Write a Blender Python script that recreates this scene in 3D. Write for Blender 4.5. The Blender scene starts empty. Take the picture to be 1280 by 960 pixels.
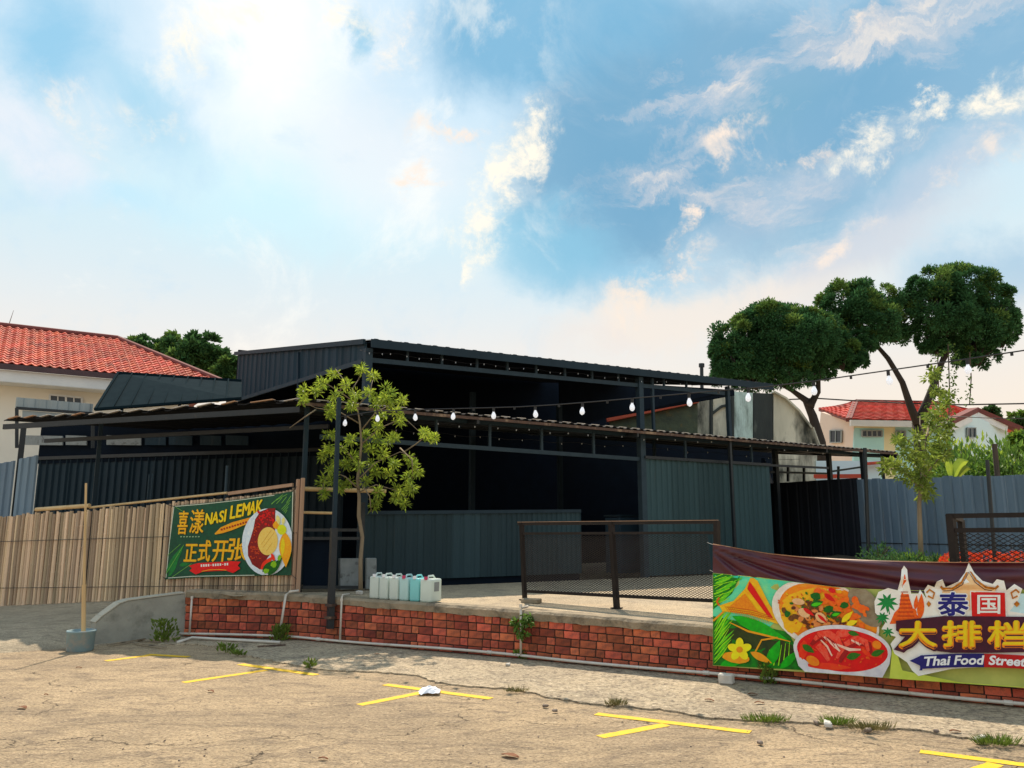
import bpy, bmesh, math, random
from mathutils import Vector, Matrix
from mathutils.geometry import tessellate_polygon
R = math.radians
S = bpy.context.scene
rnd = random.Random(7)

# ------------------------------------------------------------------ camera
FPX, TANP, CAMZ = 1000.0, 0.18, 1.6
PITCH = math.atan(TANP)
cam_d = bpy.data.cameras.new('camera')
cam = bpy.data.objects.new('camera', cam_d)
S.collection.objects.link(cam)
cam.location = (0, 0, CAMZ)
cam.rotation_euler = (R(90) + PITCH, 0, 0)
cam_d.sensor_fit = 'HORIZONTAL'; cam_d.sensor_width = 36
cam_d.lens = 36 * FPX / 1280
cam_d.clip_start = 0.1; cam_d.clip_end = 2000
S.camera = cam
CP, SP = math.cos(PITCH), math.sin(PITCH)

def ray(u, v):
    x = (u - 640) / FPX; y = (480 - v) / FPX
    return Vector((x, CP - y * SP, SP + y * CP))
EYE = Vector((0, 0, CAMZ))
def azel(u, v):
    d = ray(u, v).normalized()
    return math.atan2(d.x, d.y), math.asin(d.z)

# ------------------------------------------------------------------ view + sun
S.view_settings.view_transform = 'Standard'
S.view_settings.look = 'None'
S.view_settings.gamma = 1.0
S.view_settings.exposure = 0.4
SUN_AZ, SUN_EL = R(-6), R(56)          # azimuth from +Y towards +X
sun_d = bpy.data.lights.new('sun', 'SUN')
sun_d.energy = 4.6; sun_d.angle = R(0.6); sun_d.color = (1.0, 0.87, 0.70)
sun = bpy.data.objects.new('sun', sun_d); S.collection.objects.link(sun)
sdir = Vector((math.sin(SUN_AZ) * math.cos(SUN_EL), math.cos(SUN_AZ) * math.cos(SUN_EL), math.sin(SUN_EL)))
sun.rotation_euler = (-sdir).to_track_quat('-Z', 'Y').to_euler()
sun.location = (0, 0, 30)

# ------------------------------------------------------------------ colour helpers
def lin(c):
    def f(x):
        x /= 255.0
        return x / 12.92 if x <= 0.04045 else ((x + 0.055) / 1.055) ** 2.4
    return (f(c[0]), f(c[1]), f(c[2]), 1.0)

# ------------------------------------------------------------------ world: sky texture + cloud layers in direction space
W = bpy.data.worlds.new('World'); S.world = W; W.use_nodes = True
nt = W.node_tree; nt.nodes.clear()
def N(t, **k):
    n = nt.nodes.new(t)
    for a, b in k.items(): setattr(n, a, b)
    return n
def L(a, b): nt.links.new(a, b)
def M(op, a, b=None, c=None, clamp=False):
    n = N('ShaderNodeMath', operation=op); n.use_clamp = clamp
    for i, x in enumerate((a, b, c)):
        if x is None: continue
        if isinstance(x, (int, float)): n.inputs[i].default_value = x
        else: L(x, n.inputs[i])
    return n.outputs[0]
def MR(x, a, b, c, d, smooth=True):
    n = N('ShaderNodeMapRange'); n.interpolation_type = 'SMOOTHSTEP' if smooth else 'LINEAR'
    L(x, n.inputs[0])
    for i, q in enumerate((a, b, c, d)): n.inputs[i + 1].default_value = q
    return n.outputs[0]
def MIX(f, a, b):
    n = N('ShaderNodeMix', data_type='RGBA')
    if isinstance(f, (int, float)): n.inputs[0].default_value = f
    else: L(f, n.inputs[0])
    for i, x in ((6, a), (7, b)):
        if isinstance(x, tuple): n.inputs[i].default_value = x
        else: L(x, n.inputs[i])
    return n.outputs[2]
SKY_GAIN = 8.5
def sk(c):
    l = lin(c); return (l[0] * SKY_GAIN, l[1] * SKY_GAIN, l[2] * SKY_GAIN, 1)
tc = N('ShaderNodeTexCoord')
sep = N('ShaderNodeSeparateXYZ'); L(tc.outputs['Generated'], sep.inputs[0])
az = M('ARCTAN2', sep.outputs[0], sep.outputs[1])
el = M('ARCSINE', sep.outputs[2])
def noise(scale, detail=8, rough=0.55, dist=0.0, vec=None):
    n = N('ShaderNodeTexNoise'); n.noise_dimensions = '3D'
    n.inputs['Scale'].default_value = scale; n.inputs['Detail'].default_value = detail
    n.inputs['Roughness'].default_value = rough; n.inputs['Distortion'].default_value = dist
    L(vec if vec else tc.outputs['Generated'], n.inputs['Vector']); return n
n1 = noise(3.2, 6, 0.6); n2 = noise(11, 12, 0.68, 0.4)
def warped(a1, a2):
    sub = N('ShaderNodeVectorMath', operation='SUBTRACT'); L(n1.outputs['Color'], sub.inputs[0]); sub.inputs[1].default_value = (.5, .5, .5)
    sc = N('ShaderNodeVectorMath', operation='SCALE'); L(sub.outputs[0], sc.inputs[0]); sc.inputs['Scale'].default_value = a1
    sub2 = N('ShaderNodeVectorMath', operation='SUBTRACT'); L(n2.outputs['Color'], sub2.inputs[0]); sub2.inputs[1].default_value = (.5, .5, .5)
    sc2 = N('ShaderNodeVectorMath', operation='SCALE'); L(sub2.outputs[0], sc2.inputs[0]); sc2.inputs['Scale'].default_value = a2
    cb = N('ShaderNodeCombineXYZ'); L(az, cb.inputs[0]); L(el, cb.inputs[1])
    ad = N('ShaderNodeVectorMath', operation='ADD'); L(cb.outputs[0], ad.inputs[0]); L(sc.outputs[0], ad.inputs[1])
    ad2 = N('ShaderNodeVectorMath', operation='ADD'); L(ad.outputs[0], ad2.inputs[0]); L(sc2.outputs[0], ad2.inputs[1])
    # drop the third component
    sp = N('ShaderNodeSeparateXYZ'); L(ad2.outputs[0], sp.inputs[0])
    c2 = N('ShaderNodeCombineXYZ'); L(sp.outputs[0], c2.inputs[0]); L(sp.outputs[1], c2.inputs[1])
    return c2.outputs[0]
w_soft = warped(0.10, 0.085); w_hard = warped(0.05, 0.17)
def blob(u, v, ru, rv, rot, hard=False, inner=0.0):
    a0, e0 = azel(u, v)
    a1, e1 = azel(u + ru, v); a2, e2 = azel(u - ru, v)
    sa = abs(a1 - a2) / 2; se = abs(azel(u, v - rv)[1] - azel(u, v + rv)[1]) / 2
    mp = N('ShaderNodeMapping', vector_type='TEXTURE')
    L(w_hard if hard else w_soft, mp.inputs['Vector'])
    mp.inputs['Location'].default_value = (a0, e0, 0)
    mp.inputs['Rotation'].default_value = (0, 0, R(rot))
    mp.inputs['Scale'].default_value = (sa, se, 1)
    ln = N('ShaderNodeVectorMath', operation='LENGTH'); L(mp.outputs[0], ln.inputs[0])
    return MR(ln.outputs['Value'], inner, 1.0, 1.0, 0.0)
sky = N('ShaderNodeTexSky', sky_type='NISHITA'); sky.sun_disc = False
sky.sun_elevation = SUN_EL; sky.sun_rotation = SUN_AZ; sky.dust_density = 3.0; sky.air_density = 1.2
# hazy veil of high cloud over the physical sky
ramp = N('ShaderNodeValToRGB')
L(MR(el, 0.0, 1.0, 0.0, 1.0, False), ramp.inputs[0])
cr = ramp.color_ramp
stops = [(0.0, (238, 224, 206)), (0.13, (238, 226, 214)), (0.22, (226, 228, 228)), (0.34, (206, 228, 236)), (0.52, (196, 222, 238)), (1.0, (186, 214, 236))]
cr.elements[0].position = 0; cr.elements[0].color = lin(stops[0][1]); cr.elements[1].position = 1.0; cr.elements[1].color = lin(stops[-1][1])
for p, c in stops[1:-1]:
    e = cr.elements.new(p); e.color = lin(c)
gn = N('ShaderNodeVectorMath', operation='SCALE'); L(ramp.outputs[0], gn.inputs[0]); gn.inputs['Scale'].default_value = SKY_GAIN
col = MIX(0.93, sky.outputs[0], gn.outputs[0])
BL1, BL2, BL3 = (118, 176, 210), (116, 166, 198), (140, 196, 222)
for (u, v, ru, rv, rot, c, s, inn) in [
    (900, 170, 330, 250, 8, BL2, .92, .45), (690, 30, 220, 135, 0, BL1, .9, .45), (1180, 60, 330, 190, 0, (118, 168, 200), .85, .3),
    (760, 230, 150, 190, 14, BL2, .85, .5), (690, 315, 120, 85, 20, BL3, .75, .3), (800, 360, 110, 45, 10, (150, 200, 226), .6, .1), (1230, 350, 150, 80, 0, (150, 190, 216), .7, .2),
    (70, 50, 95, 110, 50, (134, 194, 226), .8, .1), (190, 130, 130, 60, 38, (150, 204, 230), .75, .1), (380, 250, 300, 110, 0, (204, 238, 246), .75, .1), (150, 245, 130, 40, 0, (186, 226, 244), .6, .1),
    (330, 50, 190, 230, 0, (246, 250, 252), .92, .2), (255, 90, 70, 50, 20, (190, 220, 238), .5, .1), (480, 210, 190, 130, 10, (234, 238, 242), .7, .2),
    (40, 170, 150, 70, 30, (226, 232, 240), .85, .3), (950, 110, 260, 50, -14, (140, 178, 206), .5, .1), (1000, 250, 240, 50, -26, (176, 196, 214), .6, .1),
    (1070, 330, 230, 55, -22, (206, 210, 218), .8, .2), (880, 400, 300, 50, -6, (236, 226, 216), .85, .2), (1160, 230, 190, 50, -26, (182, 196, 214), .6, .1), (960, 140, 120, 60, -20, (124, 172, 196), .4, .1), (452, 50, 22, 48, 10, (150, 200, 226), .8, .2)]:
    m = blob(u, v, ru, rv, -rot, False, inn)
    col = MIX(M('MULTIPLY', m, s), col, sk(c))
# streaks of thin cloud running up to the right, and mottled veil on the left
mps = N('ShaderNodeMapping'); cbs = N('ShaderNodeCombineXYZ'); L(az, cbs.inputs[0]); L(el, cbs.inputs[1]); wad = N('ShaderNodeVectorMath', operation='ADD')
sb_ = N('ShaderNodeVectorMath', operation='SCALE'); L(n2.outputs['Color'], sb_.inputs[0]); sb_.inputs['Scale'].default_value = .10; L(cbs.outputs[0], wad.inputs[0]); L(sb_.outputs[0], wad.inputs[1])
L(wad.outputs[0], mps.inputs[0]); mps.inputs['Rotation'].default_value = (0, 0, R(-27)); mps.inputs['Scale'].default_value = (1.0, 3.4, 1)
ns_ = noise(3.6, 10, 0.62, 0.3, mps.outputs[0]); nv_ = noise(6.0, 12, 0.66, 0.5)
rgt = MR(az, -0.05, 0.22, 0.0, 1.0)
col = MIX(M('MULTIPLY', M('MULTIPLY', MR(ns_.outputs['Fac'], .50, .66, 0, 1), rgt), .50), col, sk((226, 218, 216)))
col = MIX(M('MULTIPLY', M('MULTIPLY', MR(ns_.outputs['Fac'], .60, .72, 0, 1), rgt), .55), col, sk((252, 238, 220)))
lft = MR(az, -0.02, 0.12, 1.0, 0.12)
col = MIX(M('MULTIPLY', M('MULTIPLY', MR(nv_.outputs['Fac'], .52, .68, 0, 1), lft), .45), col, sk((253, 250, 242)))
col = MIX(M('MULTIPLY', M('MULTIPLY', MR(nv_.outputs['Fac'], .30, .47, 1, 0), lft), .35), col, sk((188, 218, 238)))
col = MIX(MR(el, 0.10, 0.30, 0.55, 0.0), col, sk((242, 229, 212)))
# cumulus: crisp, cream coloured, broken up by fine noise
n3 = noise(20, 12, 0.68, 0.35)
tex = MR(n3.outputs['Fac'], 0.40, 0.60, 0.08, 1.0)
CR, CR2 = (255, 246, 228), (248, 230, 214)
for (u, v, ru, rv, rot, c, s) in [
    (235, 70, 60, 90, 10, CR, .9), (300, 15, 120, 40, 0, CR, .8), (430, 15, 60, 36, 0, CR, .85), (490, 60, 44, 60, 25, (248, 240, 230), .9), (110, 140, 110, 26, 35, (244, 236, 228), .7), (185, 148, 50, 26, 20, (248, 240, 228), .7),
    (670, 155, 44, 36, -30, CR, 1.1), (650, 185, 50, 44, -30, CR, 1.1), (632, 220, 50, 50, -20, CR, 1.1), (615, 265, 44, 52, -20, CR, 1.1), (600, 310, 36, 50, -14, CR, 1.1), (590, 345, 26, 26, 0, CR, .9), (560, 175, 70, 24, 8, CR2, .7), (525, 232, 40, 16, 15, CR2, .9), (575, 178, 50, 18, 10, CR2, .7),
    (910, 185, 50, 26, -24, CR2, 1), (905, 225, 30, 44, -10, CR2, .9), (870, 290, 60, 20, -32, CR2, 1), (990, 215, 80, 20, -22, CR2, .9), (1070, 190, 60, 26, -20, CR, 1), (1085, 205, 22, 30, 0, CR, .9), (1145, 155, 44, 24, -28, CR, 1),
    (1255, 115, 70, 50, -24, CR, 1.1), (1225, 135, 50, 30, 0, CR, .9), (1075, 36, 50, 30, 0, CR2, .85), (850, 345, 70, 18, -12, CR2, .9), (1245, 190, 60, 40, 0, CR2, .7), (1180, 235, 50, 20, -40, CR2, .6),
    (1060, 315, 70, 26, -24, CR2, .8), (800, 385, 90, 34, -14, (244, 228, 212), .9)]:
    m = blob(u, v, ru, rv, -rot, True, 0.0)
    col = MIX(M('MULTIPLY', M('MULTIPLY', m, tex), s, clamp=True), col, sk(c))
# below the horizon: dull ground colour
col = MIX(MR(el, -0.03, 0.0, 1.0, 0.0), col, sk((150, 135, 115)))
bg = N('ShaderNodeBackground'); L(col, bg.inputs[0]); bg.inputs[1].default_value = 0.1
wo = N('ShaderNodeOutputWorld'); L(bg.outputs[0], wo.inputs[0])

# ------------------------------------------------------------------ materials
def mat(name, c1, c2=None, scale=4.0, rough=0.8, bump=0.0, bscale=None, metal=0.0, rand=0.0, detail=6, stretch=None,
        transl=0.0, spots=None, spotscale=1.5, spot_lo=.55, spot_hi=.7, coat=0.0, obj=True, spec=0.4):
    m = bpy.data.materials.new(name); m.use_nodes = True
    t = m.node_tree; nd = t.nodes; lk = t.links
    b = nd['Principled BSDF']
    tcn = nd.new('ShaderNodeTexCoord'); mp = nd.new('ShaderNodeMapping')
    lk.new(tcn.outputs['Object'], mp.inputs[0])
    if stretch: mp.inputs['Scale'].default_value = stretch
    nz = nd.new('ShaderNodeTexNoise'); nz.inputs['Scale'].default_value = scale; nz.inputs['Detail'].default_value = detail
    nz.inputs['Roughness'].default_value = 0.6
    lk.new(mp.outputs[0], nz.inputs['Vector'])
    rp = nd.new('ShaderNodeMapRange'); rp.inputs[1].default_value = .32; rp.inputs[2].default_value = .68
    lk.new(nz.outputs['Fac'], rp.inputs[0])
    mx = nd.new('ShaderNodeMix'); mx.data_type = 'RGBA'
    mx.inputs[6].default_value = (*c1[:3], 1); mx.inputs[7].default_value = (*(c2 or c1)[:3], 1)
    lk.new(rp.outputs[0], mx.inputs[0])
    out = mx.outputs[2]
    if spots:
        n2_ = nd.new('ShaderNodeTexNoise'); n2_.inputs['Scale'].default_value = spotscale; n2_.inputs['Detail'].default_value = 8; n2_.inputs['Roughness'].default_value = .65
        lk.new(mp.outputs[0], n2_.inputs['Vector'])
        r2 = nd.new('ShaderNodeMapRange'); r2.inputs[1].default_value = spot_lo; r2.inputs[2].default_value = spot_hi
        lk.new(n2_.outputs['Fac'], r2.inputs[0])
        m2 = nd.new('ShaderNodeMix'); m2.data_type = 'RGBA'; lk.new(r2.outputs[0], m2.inputs[0]); lk.new(out, m2.inputs[6]); m2.inputs[7].default_value = (*spots[:3], 1)
        out = m2.outputs[2]
    if rand:
        oi = nd.new('ShaderNodeObjectInfo'); ge = nd.new('ShaderNodeNewGeometry')
        ad = nd.new('ShaderNodeMath'); ad.operation = 'ADD'; lk.new(oi.outputs['Random'], ad.inputs[0]); lk.new(ge.outputs['Random Per Island'], ad.inputs[1])
        fr = nd.new('ShaderNodeMath'); fr.operation = 'FRACT'; lk.new(ad.outputs[0], fr.inputs[0])
        mr = nd.new('ShaderNodeMapRange'); mr.inputs[3].default_value = 1 - rand; mr.inputs[4].default_value = 1 + rand; lk.new(fr.outputs[0], mr.inputs[0])
        hs = nd.new('ShaderNodeHueSaturation'); lk.new(out, hs.inputs['Color']); lk.new(mr.outputs[0], hs.inputs['Value'])
        m3 = nd.new('ShaderNodeMath'); m3.operation = 'MULTIPLY'; m3.inputs[1].default_value = 7.31; lk.new(fr.outputs[0], m3.inputs[0])
        f2 = nd.new('ShaderNodeMath'); f2.operation = 'FRACT'; lk.new(m3.outputs[0], f2.inputs[0])
        mh = nd.new('ShaderNodeMapRange'); mh.inputs[3].default_value = .5 - rand * .012; mh.inputs[4].default_value = .5 + rand * .022; lk.new(f2.outputs[0], mh.inputs[0])
        lk.new(mh.outputs[0], hs.inputs['Hue'])
        out = hs.outputs[0]
    lk.new(out, b.inputs['Base Color'])
    b.inputs['Roughness'].default_value = rough; b.inputs['Metallic'].default_value = metal
    b.inputs['Specular IOR Level'].default_value = spec
    if coat: b.inputs['Coat Weight'].default_value = coat
    if bump:
        nb = nd.new('ShaderNodeTexNoise'); nb.inputs['Scale'].default_value = bscale or scale * 6; nb.inputs['Detail'].default_value = 8; nb.inputs['Roughness'].default_value = .65
        lk.new(mp.outputs[0], nb.inputs['Vector'])
        bm_ = nd.new('ShaderNodeBump'); bm_.inputs['Strength'].default_value = 1.0; bm_.inputs['Distance'].default_value = bump
        lk.new(nb.outputs['Fac'], bm_.inputs['Height']); lk.new(bm_.outputs[0], b.inputs['Normal'])
    if transl:
        tr = nd.new('ShaderNodeBsdfTranslucent'); lk.new(out, tr.inputs[0])
        ms = nd.new('ShaderNodeMixShader'); ms.inputs[0].default_value = transl
        lk.new(b.outputs[0], ms.inputs[1]); lk.new(tr.outputs[0], ms.inputs[2])
        lk.new(ms.outputs[0], nd['Material Output'].inputs[0])
    return m

def ground_mat(name, c1, c2, dark, light, stretch=(1, 1, 1), grit=0.006, crack=True, gritscale=60):
    m = bpy.data.materials.new(name); m.use_nodes = True
    t = m.node_tree; nd = t.nodes; lk = t.links; b = nd['Principled BSDF']
    tcn = nd.new('ShaderNodeTexCoord'); mp = nd.new('ShaderNodeMapping'); lk.new(tcn.outputs['Object'], mp.inputs[0]); mp.inputs['Scale'].default_value = stretch
    mp.inputs['Rotation'].default_value = (0, 0, R(12))
    def nz(sc, de=8, ro=.6, di=0, src=None):
        n = nd.new('ShaderNodeTexNoise'); n.inputs['Scale'].default_value = sc; n.inputs['Detail'].default_value = de; n.inputs['Roughness'].default_value = ro
        n.inputs['Distortion'].default_value = di; lk.new(src or mp.outputs[0], n.inputs['Vector']); return n.outputs['Fac']
    def mrr(x, a, b_, c=0., d=1.):
        n = nd.new('ShaderNodeMapRange'); lk.new(x, n.inputs[0]); n.interpolation_type = 'SMOOTHSTEP'
        for i, q in enumerate((a, b_, c, d)): n.inputs[i + 1].default_value = q
        return n.outputs[0]
    def mx(f, a, b_):
        n = nd.new('ShaderNodeMix'); n.data_type = 'RGBA'; lk.new(f, n.inputs[0])
        for i, x in ((6, a), (7, b_)):
            if isinstance(x, tuple): n.inputs[i].default_value = (*x[:3], 1)
            else: lk.new(x, n.inputs[i])
        return n.outputs[2]
    def mt(op, a, b_):
        n = nd.new('ShaderNodeMath'); n.operation = op
        for i, x in enumerate((a, b_)):
            if isinstance(x, (int, float)): n.inputs[i].default_value = x
            else: lk.new(x, n.inputs[i])
        return n.outputs[0]
    big = nz(.55, 6, .6, 1.2); mid = nz(2.3, 8, .65, 1.6); fine = nz(gritscale, 6, .75); med = nz(9, 8, .7, .8)
    c = mx(mrr(big, .35, .65), c1, c2)
    c = mx(mt('MULTIPLY', mrr(mid, .48, .70), .75), c, dark)
    c = mx(mt('MULTIPLY', mrr(nz(.9, 8, .7, 2.5), .50, .62), .35), c, dark)
    c = mx(mt('MULTIPLY', mrr(med, .55, .75), .55), c, light)
    c = mx(mt('MULTIPLY', mrr(fine, .47, .62), .85), c, (dark[0] * .55, dark[1] * .55, dark[2] * .55))
    c = mx(mt('MULTIPLY', mrr(nz(gritscale * .7, 4, .75), .52, .68), .65), c, light)
    h = mt('ADD', mt('MULTIPLY', fine, .8), mt('ADD', mt('MULTIPLY', med, 2.0), mt('MULTIPLY', mid, 3.5)))
    if crack:
        vo = nd.new('ShaderNodeTexVoronoi'); vo.feature = 'DISTANCE_TO_EDGE'; vo.inputs['Scale'].default_value = .23
        wp = nd.new('ShaderNodeTexNoise'); wp.inputs['Scale'].default_value = 1.1; wp.inputs['Detail'].default_value = 8; wp.inputs['Roughness'].default_value = .62
        lk.new(tcn.outputs['Object'], wp.inputs['Vector'])
        sc = nd.new('ShaderNodeVectorMath'); sc.operation = 'SCALE'; sc.inputs['Scale'].default_value = 1.7; lk.new(wp.outputs['Color'], sc.inputs[0])
        ad = nd.new('ShaderNodeVectorMath'); ad.operation = 'ADD'; lk.new(tcn.outputs['Object'], ad.inputs[0]); lk.new(sc.outputs[0], ad.inputs[1])
        lk.new(ad.outputs[0], vo.inputs['Vector'])
        ck = mt('MULTIPLY', mrr(vo.outputs['Distance'], .0, .0035, 1., 0.), mrr(nz(.8, 3), .47, .56))
        c = mx(mt('MULTIPLY', ck, .75), c, (.05, .04, .03))
        h = mt('SUBTRACT', h, mt('MULTIPLY', ck, 2.0))
    lk.new(c, b.inputs['Base Color']); b.inputs['Roughness'].default_value = .88; b.inputs['Specular IOR Level'].default_value = .25
    bp = nd.new('ShaderNodeBump'); bp.inputs['Distance'].default_value = grit; bp.inputs['Strength'].default_value = 1
    lk.new(h, bp.inputs['Height']); lk.new(bp.outputs[0], b.inputs['Normal'])
    return m

m_lot = ground_mat('lot_concrete', (.54, .395, .24), (.38, .28, .175), (.18, .135, .095), (.72, .56, .37), (1, 1.7, 1), .016, True, 36)
m_apron = ground_mat('apron_concrete', (.53, .42, .28), (.40, .32, .22), (.18, .145, .11), (.72, .60, .43), (1, 1, 1), .016, False, 30)
m_ramp = ground_mat('ramp_concrete', (.56, .45, .31), (.44, .36, .25), (.22, .18, .13), (.66, .55, .40), (1, 4, 1), .012, False, 45)
m_plat = ground_mat('platform_concrete', (.52, .40, .255), (.42, .33, .22), (.24, .19, .14), (.64, .53, .38), (1, 1, 1), .006, False)
m_earth = mat('earth', (.10, .075, .05), (.06, .05, .03), 3, .95, .02)
m_yellow = mat('yellow_paint', (.76, .46, .0), (.66, .39, .003), 12, .7, .004, 60, spots=(.42, .31, .16), spotscale=45, spot_lo=.56, spot_hi=.68)
m_brick = mat('red_brick', (.52, .115, .058), (.38, .075, .04), 9, .9, .008, 40, rand=.5, spots=(.15, .055, .04), spotscale=12, spot_lo=.50, spot_hi=.72)
m_mortar = mat('mortar', (.055, .038, .03), (.03, .024, .02), 7, .95, .015, 30)
m_coping = mat('coping_concrete', (.36, .28, .19), (.22, .18, .12), 5, .92, .02, 22, spots=(.09, .075, .055), spotscale=4, spot_lo=.5, spot_hi=.68)
m_kerb = mat('kerb_render', (.38, .37, .31), (.27, .265, .225), 3, .85, .008, 30, spots=(.10, .10, .075), spotscale=2.2, spot_lo=.52, spot_hi=.75)
m_kerb_sun = mat('kerb_top_sunlit', (.50, .46, .36), (.42, .38, .30), 5, .85, .008, 30)  # paler than the render, sunlight put into the sloping top
m_pvc = mat('pvc_pipe', (.66, .60, .52), (.55, .50, .43), 6, .5, spots=(.35, .28, .2), spotscale=9, spot_lo=.58, spot_hi=.75)
m_bamboo = mat('bamboo', (.64, .47, .31), (.47, .34, .225), 5, .8, .004, 30, rand=.55, stretch=(1, 1, .12), spots=(.19, .145, .10), spotscale=9, spot_lo=.51, spot_hi=.70)
m_bamboo2 = mat('pale_bamboo', (.62, .44, .22), (.50, .34, .16), 5, .6, .003, 30, stretch=(1, 1, .2))
m_timber = mat('weathered_timber', (.45, .29, .19), (.36, .22, .14), 4, .8, .003, 40, stretch=(1, 1, .1))
m_slate = mat('dark_slate_steel', (.016, .034, .048), (.011, .025, .036), 3, .6, metal=.0, spots=(.035, .04, .042), spotscale=5, spot_lo=.62, spot_hi=.8, stretch=(1, 1, .3), spec=.2)
m_sheet = mat('teal_grey_sheet', (.036, .075, .084), (.027, .058, .066), 2.5, .6, .05, 2.2, metal=.0, stretch=(1, 1, .15), spots=(.06, .065, .05), spotscale=6, spot_lo=.62, spot_hi=.8, spec=.2, rand=.16)
m_half = mat('blue_grey_sheet', (.026, .050, .060), (.019, .039, .048), 2.5, .6, .05, 2.2, stretch=(1, 1, .15), spots=(.045, .05, .045), spotscale=6, spot_lo=.64, spot_hi=.8, spec=.15, rand=.16)
m_fence = mat('steel_blue_fence', (.155, .225, .29), (.11, .165, .22), 2.0, .55, .05, 2.2, metal=0.0, stretch=(1, 1, .15), spots=(.18, .17, .15), spotscale=5, spot_lo=.58, spot_hi=.78, spec=.25, rand=.16)
m_fence_shaded = mat('fence_shade_colour', (.018, .022, .03), (.012, .015, .022), 2.0, .7, stretch=(1, 1, .15), spec=.15)  # shade under the canopy put into the fence colour
m_cabinet = mat('dim_blue_steel', (.03, .06, .09), (.02, .045, .07), 3, .6, spec=.2)
m_dark = mat('dark_interior', (.004, .009, .018), (.003, .006, .012), 2, .9, spec=.1)  # interior shadow put into the near-black colour
m_gable = mat('gable_cladding', (.022, .044, .062), (.015, .033, .048), 2.2, .65, .05, 2.2, stretch=(1, 1, .1), spots=(.05, .065, .075), spotscale=7, spot_lo=.58, spot_hi=.8, spec=.15, rand=.16)
m_frame = mat('black_steel', (.016, .022, .026), (.010, .014, .018), 6, .45, spots=(.06, .045, .035), spotscale=18, spot_lo=.62, spot_hi=.78)
m_truss = mat('slate_truss', (.030, .052, .068), (.022, .04, .054), 6, .6, spec=.2)
m_railing = mat('brown_black_railing', (.022, .016, .014), (.014, .011, .010), 8, .5, spots=(.06, .04, .03), spotscale=20, spot_lo=.6, spot_hi=.75, spec=.2)
m_roofun = mat('roof_sheet', (.022, .022, .024), (.014, .015, .018), 3, .7, spots=(.05, .035, .025), spotscale=4, spot_lo=.58, spot_hi=.75, spec=.1)
m_rust = mat('rusty_edge', (.11, .06, .04), (.06, .038, .03), 6, .8, spots=(.32, .22, .14), spotscale=5, spot_lo=.52, spot_hi=.7)
m_edge_sun = mat('sunlit_edge', (.55, .36, .22), (.42, .22, .13), 6, .7)  # sunlight on the rusty sheet edges put into the colour
m_zinc_sun = mat('zinc_and_sunlit_strip', (.62, .58, .52), (.48, .42, .36), 8, .45, metal=.3)  # bare zinc on the handle, painted sunlight on the roof strips
m_tile = mat('red_roof_tile', (.52, .080, .04), (.40, .06, .032), 5, .75, .004, 40, rand=.32, spots=(.16, .05, .035), spotscale=1.6, spot_lo=.54, spot_hi=.78)
m_tile2 = mat('bright_red_tile', (.60, .065, .035), (.46, .05, .03), 1.5, .75, rand=.2, spots=(.25, .06, .04), spotscale=.8, spot_lo=.56, spot_hi=.8)
m_ridge = mat('ridge_tile', (.20, .05, .04), (.14, .04, .035), 4, .8)
m_cream = mat('cream_wall', (.86, .81, .70), (.80, .75, .65), 1.5, .9, spots=(.55, .50, .42), spotscale=1.2, spot_lo=.6, spot_hi=.85)
m_white = mat('white_paint', (.78, .78, .76), (.68, .69, .69), 2, .7)
m_fascia = mat('brown_gutter', (.09, .045, .05), (.06, .035, .04), 3, .6)
m_cyan = mat('pale_cyan_wall', (.48, .82, .82), (.44, .76, .77), 1, .9)
m_yel = mat('pale_yellow_wall', (.86, .80, .50), (.80, .74, .46), 1, .9)
m_pink = mat('pale_pink_wall', (.86, .70, .58), (.80, .64, .53), 1, .9)
m_pale = mat('pale_blue_white_wall', (.70, .86, .88), (.64, .80, .84), 1, .9)
m_glass = mat('dark_glass', (.03, .045, .06), (.02, .03, .045), 1, .12)
m_stain = mat('stained_concrete', (.66, .63, .50), (.48, .46, .36), 1.6, .95, .02, 8, stretch=(1, 1, .25), spots=(.05, .055, .045), spotscale=1.4, spot_lo=.46, spot_hi=.66)
m_stain2 = mat('stained_cyan_render', (.58, .74, .70), (.46, .58, .52), 1.6, .95, .02, 8, stretch=(1, 1, .25), spots=(.08, .10, .08), spotscale=1.5, spot_lo=.5, spot_hi=.68)
m_mould = mat('mould_black', (.05, .06, .055), (.03, .035, .035), 1.6, .95, .02, 8, stretch=(1, 1, .3), spots=(.16, .18, .15), spotscale=2, spot_lo=.6, spot_hi=.75)
m_leaf = mat('young_leaf', (.40, .47, .05), (.20, .30, .035), 3, .5, rand=.5, transl=.45)
m_leaf2 = mat('green_leaf', (.16, .27, .04), (.09, .18, .03), 3, .5, rand=.3, transl=.45)
m_leaf3 = mat('olive_leaf', (.27, .33, .05), (.13, .20, .03), 3, .5, rand=.4, transl=.45)
m_grass = mat('weed_green', (.20, .28, .04), (.11, .17, .025), 6, .7, rand=.3, transl=.35)
m_dry = mat('dry_grass', (.26, .22, .09), (.16, .15, .05), 6, .8, rand=.3, transl=.2)
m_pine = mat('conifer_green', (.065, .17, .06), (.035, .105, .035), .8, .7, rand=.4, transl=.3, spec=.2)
m_crown_lit = mat('sunlit_crown_top', (.16, .25, .055), (.09, .17, .035), .8, .7, rand=.4, transl=.35, spec=.2)  # paler copy for crown tops, sun highlight put into the colour
m_broad = mat('broadleaf_green', (.07, .16, .05), (.04, .10, .03), .8, .7, rand=.35, transl=.3, spec=.2)
m_bark = mat('bark', (.10, .07, .05), (.06, .045, .035), 6, .9, .02, 20, stretch=(1, 1, .3))
m_barkd = mat('dark_bark', (.045, .035, .028), (.03, .023, .02), 4, .9, .03, 12, stretch=(1, 1, .3))
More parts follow.
